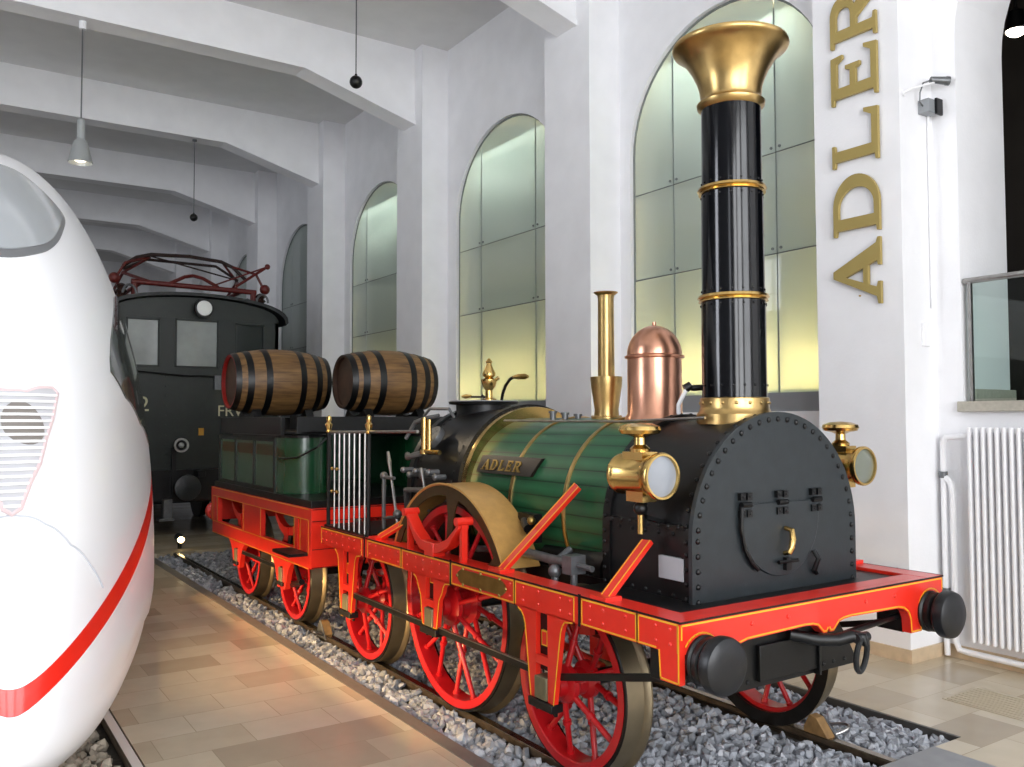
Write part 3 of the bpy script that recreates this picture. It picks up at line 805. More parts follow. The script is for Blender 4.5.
# slab serif capitals as polygons: unit cap height 1
def letter_polys(ch):
    S = .17; T = .13
    def I(x): return [(x,0),(x+S,0),(x+S,1),(x,1)]
    if ch == 'A':
        return [[(-.02,0),(.34,0),(.34,.06),(.255,.09),(.305,.26),(.62,.26),(.68,.08),(.60,.06),(.60,0),(1.05,0),(1.05,.06),(.965,.09),(.585,1.02),(.47,1.02),(.10,.09),(-.02,.06)],
                ], [[(.345,.37),(.585,.37),(.465,.74)]]
    if ch == 'D':
        out = [(0,0),(.40,0)] + [(.42+.46*math.cos(a), .5+.5*math.sin(a)) for a in [-PI/2+PI*i/22 for i in range(23)]] + [(0,1),(0,.94),(.08,.92),(.08,.08),(0,.06)]
        inn = [(.25,.12),(.40,.12)] + [(.41+.28*math.cos(a), .5+.38*math.sin(a)) for a in [-PI/2+PI*i/20 for i in range(21)]] + [(.25,.88)]
        return [out], [inn]
    if ch == 'L':
        return [[(0,0),(.80,0),(.83,.30),(.77,.30),(.70,.14),(.26,.14),(.26,.92),(.36,.94),(.36,1),(0,1),(0,.94),(.09,.92),(.09,.08),(0,.06)]], []
    if ch == 'E':
        return [[(0,0),(.80,0),(.83,.28),(.77,.28),(.70,.13),(.26,.13),(.26,.45),(.50,.45),(.53,.36),(.59,.36),(.59,.68),(.53,.68),(.50,.58),(.26,.58),(.26,.87),(.66,.87),(.72,.74),(.78,.74),(.76,1),(0,1),(0,.94),(.09,.92),(.09,.08),(0,.06)]], []
    if ch == 'R':
        out = [(0,0),(.36,0),(.36,.06),(.26,.08),(.26,.42),(.38,.42),(.66,0),(.98,0),(.98,.06),(.90,.08),(.60,.46)] + [(.50+.30*math.cos(a), .73+.27*math.sin(a)) for a in [-.9+(PI/2+.9)*i/12 for i in range(13)]] + [(0,1),(0,.94),(.09,.92),(.09,.08),(0,.06)]
        inn = [(.26,.55),(.44,.55)] + [(.48+.14*math.cos(a), .71+.16*math.sin(a)) for a in [-PI/2+PI*i/10 for i in range(11)]] + [(.26,.87)]
        return [out], [inn]
def letter_mb(ch, fn, t0, t1):
    """extrude a letter with its counter cut out"""
    outs, inns = letter_polys(ch)
    mb = MB()
    pts = []; edges = []; 
    for loop in outs + inns:
        o = len(pts); pts += [Vector(p) for p in loop]
        edges += [(o+i, o+(i+1) % len(loop)) for i in range(len(loop))]
    v, e, f, _, _, _ = delaunay_2d_cdt(pts, edges, [], 0, 1e-5)
    def inside(poly, x, y):
        r = False; n = len(poly)
        for i in range(n):
            x0, y0 = poly[i]; x1, y1 = poly[(i+1) % n]
            if (y0 > y) != (y1 > y) and x < (x1-x0)*(y-y0)/(y1-y0)+x0: r = not r
        return r
    keep = []
    for t in f:
        cx = sum(v[i][0] for i in t)/len(t); cy = sum(v[i][1] for i in t)/len(t)
        if inside(outs[0], cx, cy) and not any(inside(q, cx, cy) for q in inns): keep.append(tuple(t))
    n = len(v)
    vs = [fn(p[0], p[1], t0) for p in v] + [fn(p[0], p[1], t1) for p in v]
    cnt = {}
    for t in keep:
        for i in range(len(t)):
            k = (t[i], t[(i+1) % len(t)]); cnt[k] = 1
    fs = list(keep) + [tuple(n+i for i in t[::-1]) for t in keep]
    for (a, bb) in cnt:
        if (bb, a) not in cnt: fs.append((a, bb, n+bb, n+a))
    return mb.add(vs, fs)
x0 = 1.335
for ch, w in zip('ADLER', (.105, .10, .085, .085, .10)):
    h = .068
    m = letter_mb(ch, lambda u, v, t: on_boiler(x0-u*w*.9, 1.532+v*h, RB+.022+t), 0, .006)
    build('letter', m, BRASSD, NP, 0); x0 -= w*1.02

# chimney
CY = -.43
ch = MB()
ch.lathe([(.176,1.86),(.175,2.0),(.174,2.53),(.170,2.53),(.168,3.13),(.164,3.13),(.162,3.64)], (0,CY,0), n=56)
for z, rr in ((2.49,.176),(2.57,.170),(3.09,.168),(3.17,.164),(3.60,.162),(2.05,.178)):
    for i in range(18):
        a = 2*PI*i/18; ch.rivet((rr*math.cos(a), CY+rr*math.sin(a), z), (math.cos(a),math.sin(a),0), .007)
build('chimney', ch, BLACKG, L, 30)
for z, rr in ((2.53,.176),(3.13,.170)):
    build('chimney_band', MB().lathe([(rr-.004,z-.022),(rr+.012,z-.018),(rr+.006,z-.006),(rr+.018,z+.002),(rr+.012,z+.016),(rr-.004,z+.02)], (0,CY,0), n=48), BRASS, L)
cap = [(r_, 3.58+(z_-3.58)*.84) for r_, z_ in [(.160,3.58),(.182,3.60),(.186,3.625),(.166,3.64),(.165,3.66),(.17,3.72),(.185,3.78),(.21,3.845),(.24,3.905),(.27,3.95),(.298,3.975),(.312,3.985),(.318,4.0),(.312,4.018),(.30,4.02),(.285,4.03),(.262,4.02),(.23,3.97),(.18,3.88),(.145,3.75)]]
build('chimney_cap', MB().lathe(cap, (0,CY,0), n=72), BRASSB, L, 60)
bs = MB().lathe([(.178,1.985),(.186,1.98),(.184,1.93),(.192,1.91),(.205,1.895),(.205,1.84)], (0,CY,0), n=48)
for i in range(16):
    a = 2*PI*i/16; bs.rivet((.185*math.cos(a), CY+.185*math.sin(a), 1.955), (math.cos(a),math.sin(a),0), .010)
build('chimney_base', bs, BRASSB, L)
# copper steam dome, brass stack of the whistle
cd = MB().lathe([(.185,1.86),(.178,1.885),(.166,1.90),(.164,2.235),(.180,2.24),(.182,2.252),(.166,2.26)] + [(.166*math.cos(R(a)), 2.26+.18*math.sin(R(a))) for a in range(5, 90, 6)] + [(.012,2.441),(.012,2.46),(0,2.465)], (0,.203,0), n=56)
build('steam_dome', cd, COPPER, L, 40)
wh = MB().lathe([(.10,1.85),(.10,1.885),(.082,1.89),(.078,1.93),(.088,2.0),(.10,2.08),(.104,2.13),(.104,2.145),(.06,2.145),(.055,2.15),(.052,2.66),(.056,2.68),(.078,2.695),(.08,2.70),(.05,2.702),(.046,2.6)], (0,.66,0), n=40)
for i in range(8):
    a = 2*PI*i/8; wh.rivet((.09*math.cos(a), .66+.09*math.sin(a), 1.885), (0,0,1), .012)
build('exhaust_pipe', wh, BRASSB, L)
# white lever next to the chimney
m = MB(); m.mat(0).tube([(-.10,-.10,1.90),(-.12,-.12,1.95),(-.10,-.16,2.03),(-.06,-.17,2.06)], .012, 8); m.mat(1).cyl((-.07,-.17,2.045),(.02,-.24,2.05),.018,n=12).cyl((-.10,-.15,2.04),(-.07,-.17,2.06),.025,n=12)
build('damper_lever', m, [WHITE, BLACK], L)
build('handrail', MB().tube([(-.30,1.42,1.86),(-.28,.2,1.855),(-.25,-.45,1.875)], .008, 8), STEEL, L)
for (x, y, h) in ((-.12,.95,-.01),(-.08,.86,-.02),(-.14,1.06,.0)):
    build('oil_cup', MB().cyl((x,y,1.86),(x,y,1.91+h),.022,n=12).cyl((x,y,1.91+h),(x,y,1.925+h),.03,n=12), GREYIRON, L)

# head lamps
def headlamp(s):
    x, z = (-.735 if s < 0 else .865), 1.592
    m = MB()
    m.lathe([(.0,-.33),(.085,-.33),(.10,-.335),(.104,-.345),(.10,-.36),(.092,-.37),(.092,-.56),(.10,-.565),(.106,-.60),(.114,-.61),(.116,-.63),(.11,-.64),(.10,-.64),(.098,-.625)], (x,0,z), (0,1,0), 44)
    m.box(x-.05, x+.05, -.545, -.40, z+.06, z+.115).box(x-.045, x+.045, -.54, -.42, z-.13, z-.07)
    h = build('headlamp', m, BRASS, L, 40)
    build('lens', MB().lathe([(.0,-.635),(.05,-.634),(.099,-.625),(.099,-.60)], (x,0,z), (0,1,0), 36), GLASSW if s < 0 else M('lamp_lens_dark', '#70756a', .1, coat=.5), h)
    build('lamp_cap', MB().lathe([(.05,.115),(.052,.13),(.03,.15),(.028,.185),(.05,.195),(.096,.205),(.106,.222),(.10,.24),(.06,.255),(.0,.26)], (x,-.475,z), n=36), BRASS, h)
    m = MB(); m.mat(0).ball((x,-.475,z-.165), .036); m.mat(0).box(x-.02 if s > 0 else x, x+.02 if s < 0 else x, -.50, -.45, z-.25, z-.13)
    m.mat(0).bar((x,-.475,z-.20),(s*.60,-.475,z-.24),.05,.02,(0,1,0))
    m.mat(1).cyl((x,-.475,z-.29),(x,-.475,z-.19),.016,n=12)
    build('bracket', m, [BLACK, BRASS], h)
headlamp(-1); headlamp(1)

# stays from the frame up to the boiler
def stay(p, q, w=.07):
    m = MB(); m.mat(0).bar(p, q, w, .022, (0,1,0)); 
    P = Vector(p); Q = Vector(q); d = (Q-P).normalized(); sd = Vector((0,1,0)); sd = (sd-d*d.y).normalized(); nn = d.cross(sd)
    if nn.x*p[0] < 0: nn = -nn
    for k in (-1, 1):
        m.mat(1).bar(P+sd*k*(w/2-.008)+nn*.0118, Q+sd*k*(w/2-.008)+nn*.0118, .006, .002, sd)
    m.mat(0).box(p[0]-.05, p[0]+.05, p[1]-.06, p[1]+.06, ZT, ZT+.02)
    build('stay', m, [RED, YEL], L, 0)
for s in (-1, 1):
    stay((s*.95, .46, 1.01), (s*.60, .20, 1.49))
    stay((s*.95, -.46, 1.01), (s*.66, -.44, 1.255))
    stay((s*.95, 2.10, 1.01), (s*.86, 1.78, 1.17), .06)

# splashers over the driving wheels
for s in (-1, 1):
    m = MB(); rr = .785
    a0, a1 = R(25), R(155)
    m.mat(0).lathe([(rr-.012, s*.64), (rr, s*.64), (rr, s*.895), (rr+.006, s*.90), (rr-.004, s*.905), (rr-.012, s*.895)], (0,Y1,RD), (1,0,0), 48, a0, a1, ref=(0,1,0), loop=True)
    m.mat(1).lathe([(rr-.075, s*.885), (rr-.004, s*.885), (rr-.004, s*.895), (rr-.075, s*.895)], (0,Y1,RD), (1,0,0), 48, a0, a1, ref=(0,1,0), loop=True)
    # web plates across the side opening
    for aa in (98, 42, 150):
        ca, sa = math.cos(R(aa)), math.sin(R(aa))
        w0, w1 = (.11, .035) if aa == 98 else (.05, .03)
        pts = []
        for r_, w_ in ((rr-.02, w0), (rr-.12, w0*.55), (rr-.20, w1), (.40 if aa == 98 else .55, w1)):
            pts.append((r_, w_))
        pl = [(Y1+r_*ca - w_*sa, RD+r_*sa + w_*ca) for r_, w_ in pts] + [(Y1+r_*ca + w_*sa, RD+r_*sa - w_*ca) for r_, w_ in pts[::-1]]
        m.mat(1).prism(pl, 'X', s*.885, s*.893)
    build('splasher', m, [M('splasher_brass', '#c89b58', .36, .45, noise=.08), M('splasher_side', '#4a3d22', .4, .5, noise=.15)], L, 30)
    # leaf spring with rollers over the driving axle box
    xs_ = s*.965
    sp = MB()
    up = [(.86,1.235),(1.0,1.13),(1.12,1.09),(1.25,1.085),(1.34,1.09),(1.44,1.15),(1.555,1.255)]
    lo_ = [(1.555,1.225),(1.44,1.09),(1.36,1.03),(1.25,1.02),(1.12,1.03),(1.0,1.075),(.86,1.205)]
    sp.prism(up+lo_, 'X', xs_-.04, xs_+.04)
    sp.box(xs_-.045, xs_+.045, 1.165, 1.285, 1.0, 1.085)
    q = build('leaf_spring', sp, RED, L, 25, .004)
    for yy in (.86, 1.56):
        build('spring_shackle', MB().cyl((xs_-.055,yy,1.25),(xs_+.055,yy,1.25),.026,n=18).box(xs_-.02,xs_+.02,yy-.014,yy+.014,.99,1.25), RED, q)

# firebox and back head
fbx = MB()
ZF = 1.36
fbx.mat(0).prism(dshape(.62, ZF, .88), 'Y', 1.53, 1.60)
fbx.prism(dshape(.585, ZF, .88), 'Y', 1.60, 2.30)
fbx.prism(dshape(.605, ZF, .88), 'Y', 2.26, 2.33)
for i in range(28):
    a = PI*i/27
    for y in (1.535, 1.66, 2.2): 
        rr = .60 if y < 1.6 else .585
        if y < 1.6: fbx.rivet((-.60*math.cos(a), 1.53, ZF+.60*math.sin(a)), (0,-1,0), .012)
        else: fbx.rivet((-rr*math.cos(a), y, ZF+rr*math.sin(a)), (-math.cos(a),0,math.sin(a)), .013)
build('firebox', fbx, BLACK, L, 30)
tur = MB().mat(0).lathe([(.23,1.86),(.22,1.92),(.22,1.985),(.275,1.99),(.28,2.01),(.0,2.012)], (0,2.18,0), n=36)
tur.mat(1).lathe([(.275,2.010),(.27,2.018),(0,2.019)], (0,2.18,0), n=36)
build('steam_turret', tur, [BLACK, GREYPANEL], L)
sv = MB().lathe([(.06,2.015),(.06,2.03),(.03,2.04),(.028,2.10),(.05,2.13),(.062,2.17),(.062,2.185),(.03,2.20),(.05,2.215),(.052,2.235),(.035,2.27),(.022,2.30),(.02,2.315),(.028,2.325),(.01,2.35),(0,2.355)], (0,2.10,0), n=24)
sv.cyl((0,2.10,2.14),(.055,2.04,2.20),.014,n=10)
build('safety_valve', sv, BRASS, L)
m = MB(); m.mat(0).tube([(0,1.92,2.015),(0,1.90,2.07),(0,1.86,2.13),(0,1.80,2.175),(0,1.75,2.19)], .012, 8); m.mat(1).tube([(0,1.75,2.19),(0,1.68,2.19),(0,1.60,2.188),(0,1.56,2.186)], [.012,.022,.022,.01], 10)
RLV = build('regulator_lever', m, [BLACK, BRASSD], L); m = MB()
m.mat(0).cyl((0,2.2,2.05),(-.01,2.5,2.06),.008,n=8).cyl((0,2.1,2.01),(0,2.2,2.06),.012,n=8); m.mat(1).tube([(-.01,2.36,2.06),(-.01,2.44,2.06),(-.01,2.5,2.06)], [.01,.02,.01], 8)
build('valve_lever', m, [BLACK, BRASSD], L)
# back head fittings on the driver's side
bh = MB()
bh.lathe([(.0,0),(.09,0),(.095,.015),(.09,.05),(0,.055)], (-.52,2.02,1.72), (-.75,.0,.6), 24)
bh.tube([(-.62,2.05,1.62),(-.66,2.12,1.60),(-.64,2.25,1.58),(-.60,2.33,1.60)], .022, 8)
bh.tube([(-.45,2.1,1.90),(-.52,2.2,1.88),(-.55,2.3,1.85),(-.60,2.36,1.72)], .016, 8)
bh.tube([(-.40,1.95,1.88),(-.42,2.0,1.95),(-.42,2.3,1.955),(-.44,2.36,1.90)], .012, 8)
for a in range(8):
    bh.rivet((-.57+.05*math.cos(a*PI/4), 2.02+.055*math.sin(a*PI/4), 1.765+.03*math.cos(a*PI/4)), (-.75,0,.6), .010)
for k in range(6): bh.cyl((-.61, 1.72+.1*k, 1.46+.03*(k % 2)), (-.68, 1.72+.1*k, 1.46+.03*(k % 2)), .02, n=10).ball((-.69,1.72+.1*k,1.46+.03*(k % 2)), .024, 10, 6)
bh.tube([(-.66,1.7,1.40),(-.68,1.9,1.36),(-.68,2.2,1.34),(-.62,2.3,1.2)], .02, 8)
build('back_head_fittings', bh, GREYIRON, L)
build('gauge_tube', MB().cyl((-.62,2.02,1.62),(-.62,2.02,1.885),.022,n=14).cyl((-.60,1.975,1.63),(-.60,1.975,1.87),.018,n=14).tube([(-.62,2.04,1.64),(-.62,1.95,1.63),(-.60,1.82,1.63)],.018,10).cyl((-.62,2.02,1.615),(-.62,2.02,1.645),.032,n=14), BRASS, L)
for k, (p, q_) in enumerate((((-.70,2.47,1.62),(-.70,2.28,1.02)), ((-.72,1.88,1.52),(-.72,1.76,1.22)))):
    P = Vector(p); Q = Vector(q_)
    build('hand_lever', MB().tube([P, P.lerp(Q,.12), P.lerp(Q,.22), Q], [.012,.017,.011,.012], 10), STEEL, L)
build('reversing_gear', MB().cyl((-.70,2.54,.98),(-.70,2.54,1.44),.016,n=10).cyl((-.70,2.56,1.42),(-.70,2.36,1.42),.014,n=10).ball((-.70,2.54,1.43),.032,12,8).ball((-.70,2.30,1.15),.035,12,8).cyl((-.70,2.54,1.10),(-.70,2.29,1.13),.014,n=10), GREYIRON, L)
# cylinder, valve gear and pipes between boiler and frame
cy = MB()
cy.mat(0).cyl((-.46,.05,1.02),(-.46,.62,.99),.13,n=24).cyl((-.46,.0,1.02),(-.46,.05,1.02),.15,n=24)
cy.box(-.62,-.34,-.03,1.52,.90,1.0)
cy.mat(1).cyl((-.74,.62,1.09),(-.74,.02,1.075),.028,n=12).box(-.79,-.69,.02,.10,1.03,1.13).cyl((-.74,.06,.88),(-.74,.06,1.05),.02,n=10)
cy.ball((-.78,.18,1.03),.038,12,8).cyl((-.74,.02,1.08),(-.74,-.10,1.075),.016,n=10).cyl((-.78,.18,.97),(-.78,.18,1.03),.02,n=8)
cy.tube([(-.70,.62,1.09),(-.68,.85,1.06),(-.66,1.2,1.02)], .022, 10)
cy.ball((-.70,.30,1.05),.03,10,6).cyl((-.70,.30,1.05),(-.58,.30,1.12),.02,n=8)
build('valve_gear', cy, [BLACK, GREYIRON], L, 35)
vg = MB().mat(0).box(-.66,-.60,.55,.72,1.13,1.30).tube([(-.58,.62,1.22),(-.68,.62,1.25),(-.70,.55,1.22)],.03,10).mat(1).ball((-.70,.52,1.27),.026,10,6)
build('feed_valve', vg, [BLACK, BRASSD], L)
for s in (-1, 1):
    m = MB().cyl((s*.55,.05,.50),(s*.55,1.0,.62),.022,n=10).box(s*.60,s*.68,-.30,.0,.60,.70).bar((s*.70,-.05,.74),(s*.70,.30,.70),.05,.03,(0,0,1))
    build('inner_rod', m, RED, L)

# platform railing with brass finials
for s in (-1, 1):
    rl = MB().cyl((s*.97,3.01,1.77),(s*.97,1.45,1.79),.011,n=10)
    rr_ = build('railing', rl, STEEL, L)
    for y in (3.01, 2.23):
        build('railing_post', MB().cyl((s*.97,y,1.0),(s*.97,y,1.77),.016,n=10), BLACK, rr_)
        build('finial', MB().lathe([(.016,1.765),(.026,1.775),(.018,1.79),(.028,1.82),(.030,1.835),(.016,1.85),(.022,1.875),(.018,1.895),(0,1.91)], (s*.97,y,0), n=16), BRASS, rr_)
    for k in range(7):
        y = 2.885-.098*k
        build('railing_bar', MB().cyl((s*.97,y,1.0),(s*.97,y,1.77),.008,n=8), STEEL, rr_)
    for z in (1.48, 1.30):
        build('knob_rod', MB().cyl((s*.985,2.90,z),(s*.985,2.76,z),.006,n=8).ball((s*.985,2.90,z),.014,8,6).ball((s*.985,2.80,z),.014,8,6), BRASSD, rr_)
build('platform_sill', MB().box(-.99,.99,2.24,3.05,.985,1.02), BLACK, L, 0)

# ------------------------------------------------------------------ tender
T = thing('tender', 'green tender with red truss frame coupled behind the steam engine', 'tender', (0, 4.9, 0))
for s in (-1, 1):
    wheel(T, s, Y3, RT, 10, .09, .045); wheel(T, s, Y4, RT, 10, .09, .045)
for y in (Y3, Y4): build('axle', MB().cyl((-.95,y,RT),(.95,y,RT),.042,n=14), BLACK, T)
TX = .95; TY0, TY1 = 3.50, 6.58
for s in (-1, 1):
    xo, xi = s*TX, s*(TX-.05)
    f = MB(); f.mat(0)
    f.box(xo, xi, TY0, TY1, 1.00, 1.105)                 # top rail
    f.box(xo, xi, TY0, TY1, .585, .73)                   # lower rail
    for a, b_ in ((TY0, TY0+.22), (TY0+.27, TY0+.36), (4.82, 4.92), (4.92, 5.38), (5.38, 5.44), (TY1-.22, TY1-.12), (TY1-.10, TY1)):
        f.box(xo, xi if b_-a < .4 else s*(TX-.03), a, b_, .72, 1.01)
    for c in (Y3, Y4):
        w = .36
        left = [(c+w,.60),(c+.27,.575),(c+.20,.53),(c+.15,.45),(c+.10,.32),(c+.045,.32),(c+.04,.60)]
        f.prism(left, 'X', xo, xi); f.prism([(2*c-y, z) for y, z in left], 'X', xo, xi)
        f.box(xo, xi, c-.05, c+.05, .52, .60)
    f.mat(1); e = .0022*s
    for z in (1.098, 1.007, .722, .593): f.line([(TY0+.01, z), (TY1-.01, z)], 'X', xo, e, .006)
    for y in (TY0+.008, TY0+.21, TY0+.365, 4.815, 5.385, TY1-.22, TY1-.008): f.line([(y, .73), (y, 1.0)], 'X', xo, e, .006)
    fr = build('tender_frame', f, [RED, YEL], T, 0, .003)
    for c in (4.34, 5.83):
        up = [(c-.34,.98),(c-.2,.89),(c,.83),(c+.2,.89),(c+.34,.98),(c+.33,.92),(c+.2,.82),(c+.0,.74),(c-.2,.82),(c-.33,.92)]
        build('leaf_spring', MB().prism(up[:5]+up[5:], 'X', s*(TX-.10), s*(TX-.16)).box(s*(TX-.09), s*(TX-.17), c-.05, c+.05, .73, .86), RED, T, 20)
    for c in (Y3, Y4):
        build('axle_box', MB().mat(0).box(s*.90, s*.965, c-.045, c+.045, RT-.06, RT+.07).mat(1).box(s*.90, s*.97, c-.08, c+.08, RT-.095, RT-.06), [AXLEB, BLACK], T, 0, .004)
    build('tie_bar', MB().mat(0).box(s*.93, s*.945, Y3+.12, Y4, .475, .505).mat(1).box(s*.929, s*.946, Y3+.12, Y4, .505, .512), [BLACK, STEEL], T, 0)
    build('brake_block', MB().tube([(s*.88,Y3-.05,.80),(s*.90,Y3-.02,.55),(s*.88,Y3+.06,.40)], .022, 8).tube([(s*.88,Y3-.35,.42),(s*.88,Y3-.1,.36),(s*.88,Y3+.28,.40)], .028, 8).tube([(s*.88,Y3-.20,.72),(s*.90,Y3-.25,.55),(s*.88,Y3-.33,.40)], .02, 8), BLACK, T)
    build('step', MB().box(s*.86, s*1.12, 3.52, 3.95, .70, .725), BLACK, T, 0)
fb_ = MB()
fb_.mat(0).box(-.95,.95,TY0-.06,TY0,1.0,1.105).box(-.95,.95,TY0-.06,TY0,.60,.76).box(-.95,-.55,TY0-.055,TY0,.76,1.0).box(.55,.95,TY0-.055,TY0,.76,1.0)
fb_.mat(1)
for z in (1.0, 1.1, .76, .605): fb_.line([(-.94,z),(.94,z)], 'Y', TY0-.06, -.002, .006)
build('end_beam', fb_, [RED, BLACK], T, 0, .003)
build('end_beam', MB().box(-.95,.95,TY1,TY1+.06,.72,1.105), RED, T, 0, .003)
for s in (-1, 1):
    build('buffer', MB().lathe([(0,0),(.09,0),(.09,.05),(.075,.06),(.075,.14),(.10,.15),(.105,.22),(.09,.24),(0,.245)], (s*.86,TY1+.05,.80), (0,1,0), 24), RED, T)
build('tender_floor', MB().box(-.93,.93,TY0,TY1,1.105,1.17), BLACK, T, 0, .004)
# U shaped water tank: two round-fronted arms and a back
tk = MB()
def arm(s):
    y0 = 4.28; xo_, xi_ = .90, .42
    pts = [(s*xo_, 5.95), (s*xo_, y0+.25)] + [(s*(xi_+(xo_-xi_)/2 + (xo_-xi_)/2*math.cos(R(a))), y0+.22-.30*math.sin(R(a))) for a in range(0, 181, 12)] + [(s*xi_, 5.95)]
    return pts
for s in (-1, 1): tk.prism(arm(s), 'Z', 1.17, 1.70)
tk.box(-.90,.90,5.95,6.52,1.17,1.70)
build('water_tank', tk, LGREEN, T, 30)
for s in (-1, 1):
    st = MB()
    for y in (4.56, 5.2, 5.85, 6.45): st.box(s*.90, s*.908, y-.03, y+.03, 1.17, 1.70)
    for z in (1.19, 1.68): st.box(s*.895, s*.91, 4.55, 6.5, z-.02, z+.02)
    build('tank_strapping', st, DGREEN, T, 0)
co = MB()
for s in (-1, 1):
    co.prism([(x*1.02, y-.02) for x, y in arm(s)], 'Z', 1.70, 1.725)
    co.box(s*.88, s*.84, 4.45, 6.52, 1.72, 1.90)
co.box(-.88,.88,6.50,6.54,1.72,1.90)
co.box(-.88,.88,4.0,4.04,1.74,1.90).box(-.84,.84,4.0,6.52,1.735,1.76)
build('coal_rail', co, BLACK, T, 0, .003)
build('hose', MB().tube([(-.86,4.62,1.58),(-.90,4.42,1.50),(-.84,4.10,1.52),(-.70,3.95,1.62),(-.62,3.95,1.70)], .010, 8), BLACK, T)
for y, x0_, in ((4.75, .36), (6.1, -.37)):
    for dx in (-.30, .30):
        r_ = .345 if y < 5 else .38
        zc = 1.9+r_+.02
        pts = [(y-.28, 1.73), (y+.28, 1.73), (y+.28, 1.76+.14)] + [(y+(r_+.004)*math.sin(R(a)), zc-(r_+.004)*math.cos(R(a))) for a in range(36, -37, -6)] + [(y-.28, 1.90)]
        build('barrel_cradle', MB().prism(pts, 'X', x0_+dx-.045, x0_+dx+.045), BLACK, T, 20)

def barrel(x, y, r, half, label, rimmat):
    t = thing('beer_barrel', label, 'barrel', (x, y, 1.92), 'barrels on the tender')
    zc = 1.92+r
    rh = r*.80
    prof = [(rh-.0, -half)] + [(rh+(r-rh)*(1-(2*i/20-1)**2), -half+2*half*i/20) for i in range(21)]
    o = build('staves', MB().lathe(prof, (x,y,zc), (1,0,0), 48), OAK, t, 50, origin=(x,y,zc))
    for s in (-1, 1):
        h = MB(); h.mat(0).lathe([(rh-.02, s*(half-.04)), (0, s*(half-.04))], (x,y,zc), (1,0,0), 40)
        h.mat(1).lathe([(rh-.02, s*(half-.04)), (rh-.022, s*half), (rh+.004, s*half)], (x,y,zc), (1,0,0), 40)
        build('barrel_head', h, [OAKHEAD, rimmat if s < 0 else OAK], t)
    for k in (-.95, -.72, -.36, .36, .72, .95):
        w = .035 if abs(k) < .9 else .04
        xx = [k*half-w, k*half+w]
        if abs(k) > .9: xx = [k*half-.03, k*half+.03]
        rr = [rh+(r-rh)*(1-(q/half)**2)+.004 for q in xx]
        build('hoop', MB().lathe([(rr[0]-.008, xx[0]), (rr[0], xx[0]), (rr[1], xx[1]), (rr[1]-.008, xx[1])], (x,y,zc), (1,0,0), 44), BLACK, t)
barrel(.36, 4.75, .345, .485, 'wooden beer barrel with black hoops, right of the two, nearer the boiler', OAKHEAD)
barrel(-.37, 6.1, .38, .545, 'wooden beer barrel with red-rimmed head, left of the two, nearer the green electric engine', REDHEAD)

# ------------------------------------------------------------------ green electric engine at the back
E_ = thing('electric_locomotive', 'dark green electric engine with red pantograph at the back of the hall', 'locomotive', (0, 15.0, 0))
EY = 11.2
def roofprof(w, z0, h, n=20): return [(-w*math.cos(PI*i/n), z0+h*math.sin(PI*i/n)**.8) for i in range(n+1)]
bd = MB()
# front wall built around its window openings
wins = [(-1.09,-.63,2.77,3.50), (-.34,.31,2.77,3.52), (.64,1.09,2.77,3.50)]
xs_ = [-1.36] + [v for w in wins for v in w[:2]] + [1.36]
for i in range(0, len(xs_), 2): bd.box(xs_[i], xs_[i+1], EY, EY+.06, 1.05, 3.62)
for a, b_, z0, z1 in wins: bd.box(a, b_, EY, EY+.06, 1.05, z0); bd.box(a, b_, EY, EY+.06, z1, 3.62)
for s in (-1, 1):   # side wall with cab window
    bd.box(s*1.36, s*1.30, EY, EY+.7, 1.05, 3.6).box(s*1.36, s*1.30, EY+.7, EY+1.5, 1.05, 2.7).box(s*1.36, s*1.30, EY+1.5, 20, 1.05, 3.6)
bd.box(-1.36,1.36,EY+2.4,EY+2.46,1.05,3.6)
bd.box(-1.40,1.40,EY-.03,EY+.02,2.62,2.69).box(-1.38,1.38,EY-.02,EY+.02,1.9,1.94)
for x in (-1.3,-.5,.45,1.3):
    for z in np.arange(1.15, 2.6, .16): bd.rivet((x, EY, z), (0,-1,0), .014)
build('body', bd, DGREEN, E_, 30)
rp = roofprof(1.50, 3.57, .41)
build('roof', MB().prism(rp + [(x*.97, z-.05) for x, z in rp[::-1]], 'Y', EY-.13, 20.2), M('roof_dark', '#15191a', .5, noise=.2), E_, 40)
build('gable', MB().prism(roofprof(1.36, 3.56, .35), 'Y', EY-.005, EY+.08).prism(roofprof(1.44, 3.56, .37), 'Y', 13.6, 20.1), DGREEN, E_, 40)
for i, (a, b_, z0, z1) in enumerate(wins):
    gw = build('window', MB().box(a, b_, EY+.025, EY+.035, z0, z1), LOCGLASS if i < 2 else M('cab_glass_dark', '#2a302e', .1), E_, 0)
    build('window_frame', MB().box(a-.03, a, EY-.012, EY+.03, z0-.03, z1+.03).box(b_, b_+.03, EY-.012, EY+.03, z0-.03, z1+.03).box(a-.03, b_+.03, EY-.012, EY+.03, z0-.03, z0).box(a-.03, b_+.03, EY-.012, EY+.03, z1, z1+.03), DGREEN, gw, 0, .006)
hl = build('headlamp', MB().lathe([(0,-.02),(.15,-.02),(.16,.02),(.15,.10),(.12,.16),(.0,.18)], (.04,EY-.20,3.72), (0,1,0), 28), BLACK, E_)
build('lens', MB().lathe([(.125,-.022),(.12,-.03),(0,-.034)], (.04,EY-.20,3.72), (0,1,0), 28), M('headlamp_white', '#e8ebe8', .3), hl)
